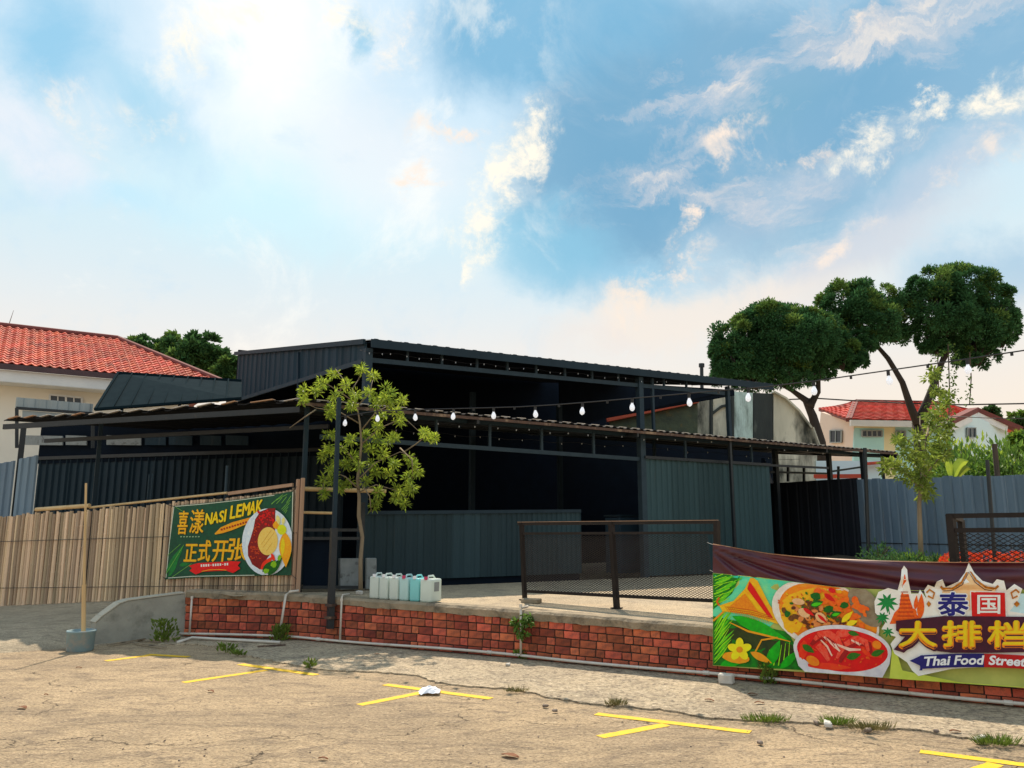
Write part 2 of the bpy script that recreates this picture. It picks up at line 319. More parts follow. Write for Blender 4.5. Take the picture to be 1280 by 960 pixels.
m_barkl = mat('pale_bark', (.26, .20, .13), (.18, .14, .09), 9, .85, .005, 30, stretch=(1, 1, .3))
m_can = mat('milky_plastic', (.72, .80, .74), (.66, .74, .68), 4, .35, transl=.25, spec=.5)
m_can2 = mat('aqua_plastic', (.30, .74, .74), (.26, .68, .70), 4, .35, transl=.25)
m_can3 = mat('pale_aqua_plastic', (.58, .80, .78), (.52, .74, .72), 4, .35, transl=.25)
m_capr = mat('magenta_cap', (.55, .04, .12), None, 4, .4)
m_capw = mat('white_cap', (.8, .8, .82), None, 4, .4)
m_bluep = mat('faded_blue_bucket', (.24, .34, .36), (.17, .26, .29), 5, .6, spots=(.36, .34, .30), spotscale=5, spot_lo=.5, spot_hi=.68)
m_grey = mat('grey_board', (.26, .28, .28), (.20, .22, .22), 7, .9, .006, 30, spots=(.08, .08, .08), spotscale=8, spot_lo=.55, spot_hi=.7)
m_whiteblk = mat('white_block', (.62, .58, .52), (.48, .45, .40), 9, .9, .01, 30)
m_bulb = mat('frosted_bulb', (.93, .95, 1.0), None, 4, .25, transl=.55)
_b = m_bulb.node_tree.nodes['Principled BSDF']; _b.inputs['Emission Color'].default_value = (.85, .92, 1, 1); _b.inputs['Emission Strength'].default_value = .25
m_fairy = mat('clear_small_bulb', (.60, .62, .64), None, 4, .2, transl=.4)
m_socket = mat('black_socket', (.015, .015, .016), None, 4, .5)
m_wire = mat('black_wire', (.02, .02, .022), None, 4, .5)
m_wirel = mat('grey_wire', (.22, .20, .18), None, 4, .5)
m_rock = mat('stone', (.28, .22, .17), (.16, .12, .10), 20, .9, .01, 60)
m_deadleaf = mat('dead_leaf', (.26, .10, .04), (.16, .07, .035), 20, .8, transl=.2)
m_navyp = mat('navy_crate', (.025, .04, .09), (.02, .03, .07), 4, .6)
m_lgrey = mat('light_grey_sheet', (.34, .38, .38), (.27, .31, .31), 3, .5, stretch=(1, 1, .3))
m_flower = mat('orange_red_petal', (.75, .09, .02), (.60, .05, .015), 4, .6, rand=.3, transl=.3)
m_netrib = mat('netting_rib', (.010, .022, .028), (.008, .018, .024), 5, 1.0, spec=.02)
m_netting = mat('dark_netting', (.012, .024, .030), (.008, .018, .024), 5, 1.0, spec=.03)

# ------------------------------------------------------------------ object helpers
C = S.collection
def link(name, me, m=None, parent=None):
    if m is not None and len(me.materials) == 0: me.materials.append(m)
    o = bpy.data.objects.new(name, me); C.objects.link(o)
    if parent is not None: o.parent = parent
    return o
def tag(o, label, cat, group=None):
    o['label'] = label; o['category'] = cat
    if group: o['group'] = group
    return o
def thing(name, label, cat, group=None):
    o = bpy.data.objects.new(name, None); o.empty_display_size = .2; C.objects.link(o)
    return tag(o, label, cat, group)
def struct(o): o['kind'] = 'structure'; return o
def stuff(o): o['kind'] = 'stuff'; return o

class MB:
    """collects geometry in world space, built as one mesh"""
    def __init__(s): s.v = []; s.f = []
    def poly(s, pts):
        n = len(s.v); s.v += [tuple(p) for p in pts]; s.f.append(tuple(range(n, n + len(pts))))
    def prism(s, pts, off):
        """polygon extruded by off"""
        n = len(s.v); k = len(pts); off = Vector(off)
        s.v += [tuple(p) for p in pts] + [tuple(Vector(p) + off) for p in pts]
        s.f.append(tuple(range(n, n + k))); s.f.append(tuple(range(n + 2 * k - 1, n + k - 1, -1)))
        for i in range(k):
            j = (i + 1) % k; s.f.append((n + i, n + k + i, n + k + j, n + j))
    def beam(s, a, b, w, h, up=(0, 0, 1)):
        a = Vector(a); b = Vector(b); d = (b - a).normalized(); up = Vector(up)
        if abs(d.dot(up)) > .95: up = Vector((.848, .53, 0))
        x = d.cross(up).normalized() * w / 2; y = x.cross(d).normalized() * h / 2
        n = len(s.v)
        for p in (a, b):
            for q in (-x - y, x - y, x + y, -x + y): s.v.append(tuple(p + q))
        for q in ((0, 1, 2, 3), (7, 6, 5, 4), (0, 4, 5, 1), (1, 5, 6, 2), (2, 6, 7, 3), (3, 7, 4, 0)): s.f.append(tuple(n + i for i in q))
    def tube(s, pts, r, seg=8, caps=True):
        pts = [Vector(p) for p in pts]; n0 = len(s.v); k = len(pts)
        rs = r if isinstance(r, (list, tuple)) else [r] * k
        ref = Vector((0, 0, 1))
        for i, p in enumerate(pts):
            d = (pts[min(i + 1, k - 1)] - pts[max(i - 1, 0)]).normalized()
            if abs(d.dot(ref)) > .97: rf = Vector((1, 0, 0))
            else: rf = ref
            x = d.cross(rf).normalized(); y = x.cross(d).normalized()
            for j in range(seg):
                a = 2 * math.pi * j / seg
                s.v.append(tuple(p + (x * math.cos(a) + y * math.sin(a)) * rs[i]))
        for i in range(k - 1):
            for j in range(seg):
                a = n0 + i * seg + j; b = n0 + i * seg + (j + 1) % seg
                s.f.append((a, b, b + seg, a + seg))
        if caps:
            s.f.append(tuple(n0 + j for j in range(seg - 1, -1, -1))); s.f.append(tuple(n0 + (k - 1) * seg + j for j in range(seg)))
    def box(s, c, sx, sy, sz, rz=0, jit=0, rg=None):
        c = Vector(c); m = Matrix.Rotation(rz, 3, 'Z'); n = len(s.v)
        for z in (-1, 1):
            for (x, y) in ((-1, -1), (1, -1), (1, 1), (-1, 1)):
                p = Vector((x * sx / 2, y * sy / 2, z * sz / 2))
                if jit: p += Vector([(rg or rnd).uniform(-jit, jit) for _ in range(3)])
                s.v.append(tuple(c + m @ p))
        for q in ((3, 2, 1, 0), (4, 5, 6, 7), (0, 1, 5, 4), (1, 2, 6, 5), (2, 3, 7, 6), (3, 0, 4, 7)): s.f.append(tuple(n + i for i in q))
    def build(s, name, m, parent=None, smooth=False):
        me = bpy.data.meshes.new(name); me.from_pydata(s.v, [], s.f); me.update()
        if smooth: me.polygons.foreach_set('use_smooth', [True] * len(me.polygons))
        return link(name, me, m, parent)
def bevel(o, w, seg=2):
    bm = bmesh.new(); bm.from_mesh(o.data)
    bmesh.ops.bevel(bm, geom=list(bm.edges), offset=w, segments=seg, affect='EDGES', profile=.6)
    bm.to_mesh(o.data); bm.free(); return o

# platform height (falls slightly to the right)
def PZ(x): return .598 - .018 * x
def G(u, v, z=0.0):
    r = ray(u, v); k = (z - CAMZ) / r.z; return EYE + r * k
def GP(u, v):
    z = .61
    for _ in range(6): p = G(u, v, z); z = PZ(p.x)
    return p
def AD(u, v, d):
    r = ray(u, v); return EYE + r * (d / r.y)
class Plane:
    def __init__(s, a, b):
        s.a = Vector((a[0], a[1], 0)); d = Vector((b[0] - a[0], b[1] - a[1], 0)); s.d = d.normalized()
        s.n = Vector((s.d.y, -s.d.x, 0))
        if s.n.y > 0: s.n = -s.n            # n faces the camera
    def p(s, u, v, off=0.0):
        r = ray(u, v); a = s.a + s.n * off; k = (a - EYE).dot(s.n) / r.dot(s.n); return EYE + r * k
    def u_at(s, pt): return (Vector(pt) - s.a).dot(s.d)
    def at(s, t, z, off=0.0): q = s.a + s.d * t + s.n * off; return Vector((q.x, q.y, z))
def px(p):
    q = Vector(p) - EYE; f_ = q.y * CP + q.z * SP; y = -q.y * SP + q.z * CP
    return 640 + FPX * q.x / f_, 480 - FPX * y / f_

def corrugated(name, a, b, zb0, zt0, zb1, zt1, m, parent, pitch=.1, depth=.02, n=None, sharp=.3, kind='trap'):
    """one vertical metal sheet from a to b (xy points); bottoms and tops at both ends; ribs towards n"""
    a = Vector((a[0], a[1], 0)); b = Vector((b[0], b[1], 0)); Ln = (b - a).length; d = (b - a) / Ln
    nn = Vector((d.y, -d.x, 0));  nn = -nn if nn.y > 0 else nn
    prof = []; t = 0
    while t < Ln - 1e-4:
        for (q, o) in ((0, 0), (.12, 1), (.12 + sharp, 1), (.24 + sharp, 0)):
            tt = t + q * pitch
            if tt < Ln: prof.append((tt, o * depth))
        t += pitch
    prof.append((Ln, 0)); mb = MB()
    k = len(prof)
    for (t, o) in prof:
        p = a + d * t + nn * o; q = t / Ln
        mb.v.append((p.x, p.y, zb0 + (zb1 - zb0) * q)); mb.v.append((p.x, p.y, zt0 + (zt1 - zt0) * q))
    for i in range(k - 1): mb.f.append((2 * i, 2 * i + 2, 2 * i + 3, 2 * i + 1))
    return mb.build(name, m, parent)
def roofsheet(name, A, B, Cc, D, m, parent, pitch=.15, depth=.03):
    """corrugated roof sheet; eave A-B, back D-C; ribs run eave to back"""
    A, B, Cc, D = map(Vector, (A, B, Cc, D)); Ln = (B - A).length; k = max(2, int(Ln / pitch * 4)); mb = MB()
    up = (B - A).cross(D - A).normalized(); up = -up if up.z < 0 else up
    for i in range(k + 1):
        t = i / k; h = (0, 1, 1, 0)[i % 4] * depth
        mb.v.append(tuple(A.lerp(B, t) + up * h)); mb.v.append(tuple(D.lerp(Cc, t) + up * h))
    for i in range(k): mb.f.append((2 * i, 2 * i + 2, 2 * i + 3, 2 * i + 1))
    n = len(mb.v)
    for i in range(k + 1): # thin front lip so that the wavy edge is seen
        t = i / k; h = (0, 1, 1, 0)[i % 4] * depth
        mb.v.append(tuple(A.lerp(B, t) + up * (h + .006))); mb.v.append(tuple(A.lerp(B, t) + up * (h - .012)))
    for i in range(k): mb.f.append((n + 2 * i, n + 2 * i + 1, n + 2 * i + 3, n + 2 * i + 2))
    return mb.build(name, m, parent)

# =================================================================== SETTING
mb = MB(); mb.poly([(-400, -60, 0), (400, -60, 0), (400, 700, 0), (-400, 700, 0)])
struct(mb.build('parking_lot_ground', m_lot))

# wall line (ground plan) measured at the foot of the wall
WP = [Vector((-4.87, 12.35, 0)), Vector((-3.11, 12.0, 0)), Vector((.10, 10.30, 0)), Vector((2.30, 8.94, 0)), Vector((4.58, 7.56, 0)), Vector((7.4, 5.87, 0))]
WL = [0.0]
for a, b in zip(WP, WP[1:]): WL.append(WL[-1] + (b - a).length)
def wpos(t, off=0.0, z=0.0):
    for i in range(len(WP) - 1):
        if t <= WL[i + 1] or i == len(WP) - 2:
            d = (WP[i + 1] - WP[i]).normalized(); n = Vector((d.y, -d.x, 0)); n = -n if n.y > 0 else n
            q = WP[i] + d * (t - WL[i]) + n * off; return Vector((q.x, q.y, z)), d, n
def wt(u, v=800):
    """wall distance t under pixel column u"""
    for i in range(len(WP) - 1):
        pl = Plane(WP[i], WP[i + 1]); q = pl.p(u, v); s_ = pl.u_at(q)
        if s_ <= (WP[i + 1] - WP[i]).length + 1e-6 or i == len(WP) - 2: return WL[i] + s_
# apron: a thin, broken-edged concrete layer along the foot of the wall
lip_px = [(196, 807), (240, 806), (268, 809), (300, 819), (350, 829), (390, 837), (430, 840), (470, 841), (520, 845), (545, 854), (600, 861), (640, 862), (690, 874), (740, 882), (790, 885), (840, 890), (880, 898), (930, 902), (1000, 905), (1060, 908), (1150, 915), (1210, 925), (1290, 935), (1400, 950), (1560, 972)]
rj = random.Random(3); front = []
for (a, b) in zip(lip_px, lip_px[1:]):
    A_ = G(*a); B_ = G(*b); k = max(2, int((B_ - A_).length / .06))
    for i in range(k):
        q = A_.lerp(B_, i / k); front.append(q + Vector((rj.uniform(-.02, .02), rj.uniform(-.035, .035), 0)))
front.append(G(*lip_px[-1]))
mb = MB(); H = .016
wall_side = [(w - Vector((0, .02, 0)) if 0 else w) for w in WP]
for i in range(len(front) - 1):
    a, b = front[i], front[i + 1]
    def back(q):                       # foot of the wall straight behind q
        for j in range(len(WP) - 1):
            if WP[j].x <= q.x <= WP[j + 1].x:
                f = (q.x - WP[j].x) / (WP[j + 1].x - WP[j].x); return WP[j].lerp(WP[j + 1], f) + Vector((0, .1, 0))
        return WP[0] + Vector((q.x - WP[0].x, .1, 0)) if q.x < WP[0].x else WP[-1] + Vector((q.x - WP[-1].x, .1, 0))
    ba, bb = back(a), back(b)
    z = Vector((0, 0, H))
    mb.poly([a + z, b + z, bb + z, ba + z]); mb.poly([a - z * .2, b - z * .2, b + z, a + z])
apron = struct(mb.build('concrete_apron', m_apron))

# bamboo fence line, ramp in front of it, platform behind the brick wall
fA = GP(370, 740); fB = AD(0, 757, 14.0)
FL = Plane(fA, fB)                      # d points from right end to the left
FLEN = (Vector((fB.x, fB.y, 0)) - Vector((fA.x, fA.y, 0))).length
def fz(t): return fA.z + (fB.z - fA.z) * t / FLEN
kA = Vector((-4.87, 12.35, 0)); kB = G(117, 807)
def ramp_front(x):
    pts = [(-30, 11.2), (-14, 11.0), (G(0, 817).x, G(0, 817).y), (kB.x, kB.y - .05), (kA.x, kA.y - .02), (-3.2, 12.1)]
    for (a, b) in zip(pts, pts[1:]):
        if a[0] <= x <= b[0]: return a[1] + (b[1] - a[1]) * (x - a[0]) / (b[0] - a[0])
mb = MB(); nx, ny = 70, 24; rr = random.Random(5)
xs = [-26 + (26 - 4.9) * (i / nx) ** .6 for i in range(nx + 1)]
for i, x in enumerate(xs):
    y0 = ramp_front(x); t = (x - FL.a.x) / FL.d.x; y1 = FL.a.y + FL.d.y * t; zf = max(.05, fz(t)) + .0
    for j in range(ny + 1):
        s_ = j / ny * 1.25; y = y0 + (y1 - y0) * s_; z = zf * min(1, s_) ** .85 + (rr.uniform(-.006, .006) if 0 < j < ny else 0)
        mb.v.append((x, y, z - .004 if j else -.01))
for i in range(nx):
    for j in range(ny):
        a = i * (ny + 1) + j; mb.f.append((a, a + ny + 1, a + ny + 2, a + 1))
struct(mb.build('concrete_ramp', m_ramp, smooth=True))

# front line of the eatery; deck rises a little from the coping to it
FA, FB_ = G(545, 733, .62), G(900, 718, .62)
FP = Plane(FA, FB_)                                   # front plane, d points right and away
if FP.d.x < 0: FP.d = -FP.d
BACK = -FP.n                                          # away from the camera
mb = MB(); K = 40
for i in range(K + 1):
    p, d, n_ = wpos(WL[-1] * i / K, -.23); f0 = FP.at(-3.4 + 16.5 * i / K, .62, .25); z0 = PZ(p.x) - .006
    for j in range(9): q = j / 8; mb.v.append((p.x + (f0.x - p.x) * q, p.y + (f0.y - p.y) * q, z0 + (.62 - z0) * q))
for i in range(K):
    for j in range(8): k = i * 9 + j; mb.f.append((k, k + 9, k + 10, k + 1))
q0, q1 = FP.at(-3.4, .62, .25), FP.at(13.1, .62, .25); w9 = wpos(WL[-1], -.23)[0]
mb.poly([q0, q1, (16, 26, .62), (4, 30, .62), (-20, 30, .62), (-20, 17, .62), (fB.x - .3, fB.y + .4, fB.z - .02), (fA.x - .4, fA.y + .25, fA.z - .02)])
mb.poly([(w9.x, w9.y, PZ(w9.x) - .006), (16, 6, .5), (16, 26, .62), q1])
struct(mb.build('terrace_platform', m_plat))

# parking markings (thin paint sheets)
def stroke(mb, a, b, w, z, ends=.0):
    A_ = G(*a, z); B_ = G(*b, z); d = (B_ - A_).normalized(); n = Vector((-d.y, d.x, 0)) * w / 2; k = 14; rg = random.Random(int(a[0] * 7 + b[1]))
    L1 = []; L2 = []
    for i in range(k + 1):
        q = A_.lerp(B_, i / k); L1.append(q + n * rg.uniform(.9, 1.08)); L2.append(q - n * rg.uniform(.9, 1.08))
    for i in range(k): mb.poly([L1[i], L1[i + 1], L2[i + 1], L2[i]])
for bar, stem in [(((184, 818), (236, 821)), ((132, 826), (190, 818.6))), (((300, 830), (396, 843.5)), ((229, 853), (333, 837.5))),
                  (((481, 855.5), (614, 873)), ((449, 881), (528, 865.5))), (((745, 892), (938, 915)), ((750, 921), (833, 905.5))),
                  (((1150, 939), (1345, 964)), ((1160, 985), (1245, 954.5)))]:
    mb = MB(); stroke(mb, *bar, .105, .004); stroke(mb, *stem, .105, .0025)
    struct(mb.build('parking_marking', m_yellow))

# =================================================================== BRICK WALL
wall = thing('brick_wall', 'low red brick retaining wall with grey concrete coping running beside the parking lot', 'brick wall')
mb = MB()
for i in range(len(WP) - 1):
    a, b = WP[i], WP[i + 1]; d = (b - a).normalized(); n = Vector((d.y, -d.x, 0)); n = -n if n.y > 0 else n
    pa = a - n * .012; pb = b - n * .012; za = PZ(a.x) - .105; zb = PZ(b.x) - .105
    k = len(mb.v)
    for (p, zz) in ((pa, za), (pb, zb)):
        for q in (p, p - n * .2): mb.v += [(q.x, q.y, -.02), (q.x, q.y, zz)]
    for q in ((0, 4, 5, 1), (2, 3, 7, 6), (1, 5, 7, 3), (0, 1, 3, 2), (4, 6, 7, 5)): mb.f.append(tuple(k + j for j in q))
mb.build('mortar_core', m_mortar, wall)
# coping: one long rough slab with chipped front edge
mb = MB(); rg = random.Random(11); T = WL[-1]; K = int(T / .09); ring = []
for i in range(K + 1):
    t = T * i / K; p, d, n = wpos(t); z = PZ(p.x); o = .022 + rg.uniform(-.008, .008); h = z - .105 + rg.uniform(-.012, .006)
    r_ = [p + n * o + Vector((0, 0, h)), p + n * (o + .006) + Vector((0, 0, z - .03 + rg.uniform(-.006, .006))), p + n * (o - .02) + Vector((0, 0, z + rg.uniform(-.004, .004))), p - n * .25 + Vector((0, 0, z)), p - n * .25 + Vector((0, 0, z - .105))]
    ring.append(r_)
for i in range(K):
    k = len(mb.v); mb.v += [tuple(q) for q in ring[i] + ring[i + 1]]
    for j in range(5): mb.f.append((k + j, k + 5 + j, k + 5 + (j + 1) % 5, k + (j + 1) % 5))
mb.f.append((0, 1, 2, 3, 4))
mb.build('coping', m_coping, wall)
bw = {}
def brick_mesh(wd, k):
    key = (round(wd, 3), k)
    if key not in bw:
        rg = random.Random(hash(key) & 0xffff); b = MB(); b.box((0, 0, 0), wd, .06, .083, 0, .0035, rg); o = b.build('tmp', m_brick); bevel(o, .004, 1); bw[key] = o.data; bpy.data.objects.remove(o)
    return bw[key]
rg = random.Random(21); cands = []
t_ban = wt(897)
for c in range(5):
    t = -.05 + rg.uniform(0, .1); pat = c % 2
    while t < T:
        wd = rg.choice((.205, .105)) if rg.random() < .35 else (.205 if pat else .105); pat = 1 - pat
        if c in (0,): wd = .205 if rg.random() < .7 else .105
        cands.append((t + wd / 2, c, wd)); t += wd + .012
vis = [q for q in cands if q[0] < t_ban or (q[1] == 0 and q[0] < wt(1290))]
vis = sorted(vis, key=lambda q: -q[0])
single = set(vis[:300]); rest = MB()
for q in cands:
    t, c, wd = q
    if t < .02 or t > T - .1: continue
    p, d, n = wpos(t); ztop = PZ(p.x) - .11; ch = (ztop - .012) / 5
    z = .018 + ch * (c + .5); rot = math.atan2(d.y, d.x); off = rg.uniform(-.004, .006)
    if q in single:
        o = link('brick', brick_mesh(wd, rg.randrange(5)), None, wall)
        o.location = p - n * (.03 - off - .0) + Vector((0, 0, z)); o.rotation_euler = (rg.uniform(-.02, .02), rg.uniform(-.012, .012), rot + rg.uniform(-.015, .015)); o.scale = (1, 1, ch / .0965)
    else:
        pp = p - n * (.03 - off); rest.box((pp.x, pp.y, z), wd, .06, .083 * ch / .0965, rot, .003)
stuff(rest.build('brick_rest', m_brick, wall))

# kerb wall at the head of the ramp
KP = Plane(kA, kB); kl = (kB - kA).length
def kpt(u, v): q = KP.p(u, v); return q
kout = [KP.at(-.02, -.02), KP.at(kl, -.02), KP.p(122, 779), KP.p(128, 771), KP.p(150, 755), KP.p(160, 751.5), KP.p(185, 748), KP.p(232, 742)]
kout[2] = KP.at(kl, kout[2].z)
kerb = thing('kerb_wall', 'grey rendered concrete kerb wall with sunlight painted on its sloping top between ramp and brick wall', 'kerb wall')
mb = MB(); mb.prism(kout, -KP.n * .22); o = mb.build('rendered_wall', m_kerb, kerb); bevel(o, .012, 2)
mb = MB(); e = KP.n * .012
top = kout[2:]
for a, b in zip(top, top[1:]):
    d = (b - a).normalized(); up = d.cross(KP.n); up = up if up.z > 0 else -up
    a2, b2 = a + up * .006, b + up * .006
    mb.prism([a2 + e, b2 + e, b2 - KP.n * .235, a2 - KP.n * .235], up * .014)
mb.build('sunlit_top', m_kerb_sun, kerb)

# =================================================================== BAMBOO FENCE
fence = thing('bamboo_fence', 'tall fence of upright split bamboo poles wired side by side above the ramp', 'fence')
TOPL = [(370, 610), (330, 617), (285, 622), (215, 627), (180, 633), (127, 634), (95, 640), (50, 640), (0, 645), (-120, 655)]
def interp(pl, u):
    pl = sorted(pl)
    for a, b in zip(pl, pl[1:]):
        if a[0] <= u <= b[0]: return a[1] + (b[1] - a[1]) * (u - a[0]) / (b[0] - a[0])
    return pl[0][1] if u < pl[0][0] else pl[-1][1]
rg = random.Random(31); pole_meshes = []
for k in range(8):
    b = MB(); H = 1.0; n = 9; r0 = 1.0
    pts = [Vector((rg.uniform(-.12, .12) if 0 < i < n else 0, rg.uniform(-.12, .12), i / n)) for i in range(n + 1)]
    # radius in unit of metre is applied through scale, nodes slightly swollen
    ns = 6; rings = []
    zs = []
    z = 0
    while z < 1: zs += [(z, 1.0), (z + .012, 1.12), (z + .024, 1.0)]; z += rg.uniform(.15, .24)
    zs = [q for q in zs if q[0] < .985] + [(1.0, .97)]
    bow = rg.uniform(-.35, .35)
    for (z, q) in zs:
        for j in range(7):
            a = 2 * math.pi * j / 7; b.v.append((math.cos(a) * q + bow * math.sin(z * math.pi), math.sin(a) * q, z))
    for i in range(len(zs) - 1):
        for j in range(7):
            a = i * 7 + j; c = i * 7 + (j + 1) % 7; b.f.append((a, c, c + 7, a + 7))
    b.f.append(tuple((len(zs) - 1) * 7 + j for j in range(7)))
    o = b.build('tmp', m_bamboo, smooth=False); pole_meshes.append(o.data); bpy.data.objects.remove(o)
t = .03
while t < FLEN * 1.22:
    w = rg.choice((.036, .044, .05, .06, .066)) * rg.uniform(.92, 1.08); tc_ = t + w / 2
    q = FL.at(tc_, 1.0); u = px(q)[0]
    zt = FL.p(u, interp(TOPL, u)).z + rg.uniform(-.035, .02)
    if 217 < u < 362: zt = FL.p(u, interp(TOPL, u)).z + rg.uniform(-.01, .005)
    zb = fz(tc_) - .02 + rg.uniform(0, .02)
    o = link('bamboo_pole', rg.choice(pole_meshes), None, fence)
    o.location = FL.at(tc_, zb, rg.uniform(-.012, .012)); o.scale = (w / 2 * .97, w / 2, zt - zb); o.rotation_euler = (rg.uniform(-.006, .006), rg.uniform(-.008, .008), rg.uniform(0, 6.28))
    t += w + rg.choice((-.003, 0, .002, .006))
for vv in ((677, 666), (735, 731)):
    mb = MB(); mb.tube([FL.at(tt, FL.p(px(FL.at(tt, 1))[0], vv[0] + (vv[1] - vv[0]) * px(FL.at(tt, 1))[0] / 370).z, .052 + rg.uniform(-.004, .008)) for tt in [FLEN * 1.2 * i / 40 for i in range(41)]], .005, 5)
    mb.build('binding_wire', m_wire, fence)
mb = MB(); mb.beam(FL.p(366, 606, .0), FL.p(286, 617, .0), .05, .05); mb.build('top_rail', m_timber, fence)
mb = MB(); mb.tube([FL.p(284, 616, -.06), FL.p(112, 634.5, -.06)], .02, 7); mb.tube([FL.p(112, 632, -.02), FL.p(45, 637, -.02)], .035, 8); mb.build('top_rail', m_bamboo2, fence)
for k, (u, a, b, w) in enumerate(((368.5, 599, 741, .055), (374.5, 597.5, 741, .06))):
    mb = MB(); c = FL.p(u, 690, .03); zt = FL.p(u, a, .03).z; mb.beam((c.x, c.y, fA.z - .02), (c.x, c.y, zt), w, w * .9); o = mb.build('end_post', m_timber, fence); bevel(o, .006, 1)

# poles standing on behind the fence
for (u, v0, v1, r_, mm, lab) in ((108, 603, 660, .012, m_slate, 'thin grey rod sticking up behind the left stretch of the bamboo fence'),
                                 (187, 593, 660, .016, m_slate, 'pair of short rods sticking up behind the middle of the bamboo fence'),
                                 (284, 582, 650, .022, m_truss, 'grey steel tube sticking up behind the bamboo fence beside the green banner')):
    mb = MB(); a = FL.p(u, v0, -.14); b = FL.p(u, v1, -.14); b.x, b.y = a.x, a.y; b.z = fz(FL.u_at(b)) ; mb.tube([b, a], r_, 7)
    if u == 187: a2 = FL.p(191, 592, -.14); mb.tube([Vector((a2.x, a2.y, b.z)), a2], r_ * .8, 7)
    tag(mb.build('steel_rod', mm), lab, 'rod')

# =================================================================== PRINTED BANNERS
pmc = {}
def pm(rgb, rgb2=None, sc=18):
    key = (rgb, rgb2)
    if key not in pmc:
        def g_(c):
            l = lin(c); y = .3 * l[0] + .55 * l[1] + .15 * l[2]; return tuple(max(.002, min(.92, (y + (x - y) * 1.25) * 1.15)) for x in l[:3]) + (1,)
        a = g_(rgb); b = g_(rgb2) if rgb2 else tuple(x * .86 for x in a[:3]) + (1,)
        pmc[key] = mat('banner_print_%s' % len(pmc), a, b, sc, .55, spec=.35)
    return pmc[key]
class Print:
    def __init__(s, plane, base, wave, root): s.pl, s.base, s.wave, s.root, s.k = plane, base, wave, root, 0
    def w(s, u, v, lift): return s.pl.p(u, v, s.base + s.wave(u, v) + lift)
    def layer(s, name, polys, m, step=12, lift=None):
        if lift is None: s.k += 1; lift = s.k * .0016
        bm = bmesh.new(); ex_ = 0
        for P_ in polys:
            if isinstance(P_, list):
                P_ = (P_, [tuple(f) for f in tessellate_polygon([[Vector((q[0], q[1], 0)) for q in P_]])])
                if len(polys) > 1: ex_ += .00003
            if isinstance(P_, tuple):      # (verts, faces) mesh in pixel units
                vs = [bm.verts.new((q[0], q[1], (P_[2] if len(P_) > 2 else ex_))) for q in P_[0]]
                for f in P_[1]:
                    try: bm.faces.new([vs[i] for i in f])
                    except ValueError: pass
            else:
                vs = [bm.verts.new((q[0], q[1], 0)) for q in P_]
                try: bm.faces.new(vs)
                except ValueError: pass
        bmesh.ops.triangulate(bm, faces=bm.faces[:])
        us = [v.co.x for v in bm.verts]; vv = [v.co.y for v in bm.verts]
        u = math.ceil(min(us) / step) * step
        while u < max(us):
            bmesh.ops.bisect_plane(bm, geom=bm.verts[:] + bm.edges[:] + bm.faces[:], plane_co=(u, 0, 0), plane_no=(1, 0, 0)); u += step
        u = math.ceil(min(vv) / (step * 2)) * step * 2
        while u < max(vv):
            bmesh.ops.bisect_plane(bm, geom=bm.verts[:] + bm.edges[:] + bm.faces[:], plane_co=(0, u, 0), plane_no=(0, 1, 0)); u += step * 2
        for v in bm.verts: v.co = s.w(v.co.x, v.co.y, lift + v.co.z)
        bmesh.ops.recalc_face_normals(bm, faces=bm.faces[:])
        bm.faces.ensure_lookup_table()
        for f in bm.faces:
            if f.normal.dot(s.pl.n) < 0: f.normal_flip()
        me = bpy.data.meshes.new(name); bm.to_mesh(me); bm.free()
        return link(name, me, m, s.root)
def ell(cx, cy, rx, ry, rot=0, n=28, j=0, rg=rnd, clip=None):
    c, s_ = math.cos(R(rot)), math.sin(R(rot)); out = []
    for i in range(n):
        a = 2 * math.pi * i / n; x = math.cos(a) * rx * (1 + rg.uniform(-j, j)); y = math.sin(a) * ry * (1 + rg.uniform(-j, j))
        q = (cx + x * c - y * s_, cy + x * s_ + y * c)
        if clip: q = clip(q)
        out.append(q)
    return out
def fat(g, r_, n=8):
    out = [(g[0], g[1], .0002 * n)]
    for i in range(n): a = 2 * math.pi * i / n; out.append(([(x + r_ * math.cos(a), y + r_ * math.sin(a)) for x, y in g[0]], g[1], .0001 * i))
    return out
def fats(gs, r_, n=8): return [q for g in gs for q in fat(g, r_, n)]
def leafp(a, b, w, n=8):
    a = Vector(a); b = Vector(b); d = b - a; nn = Vector((-d.y, d.x)).normalized(); L1 = []; L2 = []
    for i in range(n + 1):
        q = a + d * i / n; h = math.sin(math.pi * (i / n) ** .8) * w / 2 + .05; L1.append(tuple(q + nn * h)); L2.append(tuple(q - nn * h))
    return L1 + L2[::-1]
def ribbonp(pts, w):
    L1, L2 = [], []; P_ = [Vector(p) for p in pts]
    for i, q in enumerate(P_):
        d = (P_[min(i + 1, len(P_) - 1)] - P_[max(i - 1, 0)]).normalized(); nn = Vector((-d.y, d.x)); ww = (w[i] if isinstance(w, list) else w) / 2
        L1.append(tuple(q + nn * ww)); L2.append(tuple(q - nn * ww))
    return L1 + L2[::-1]
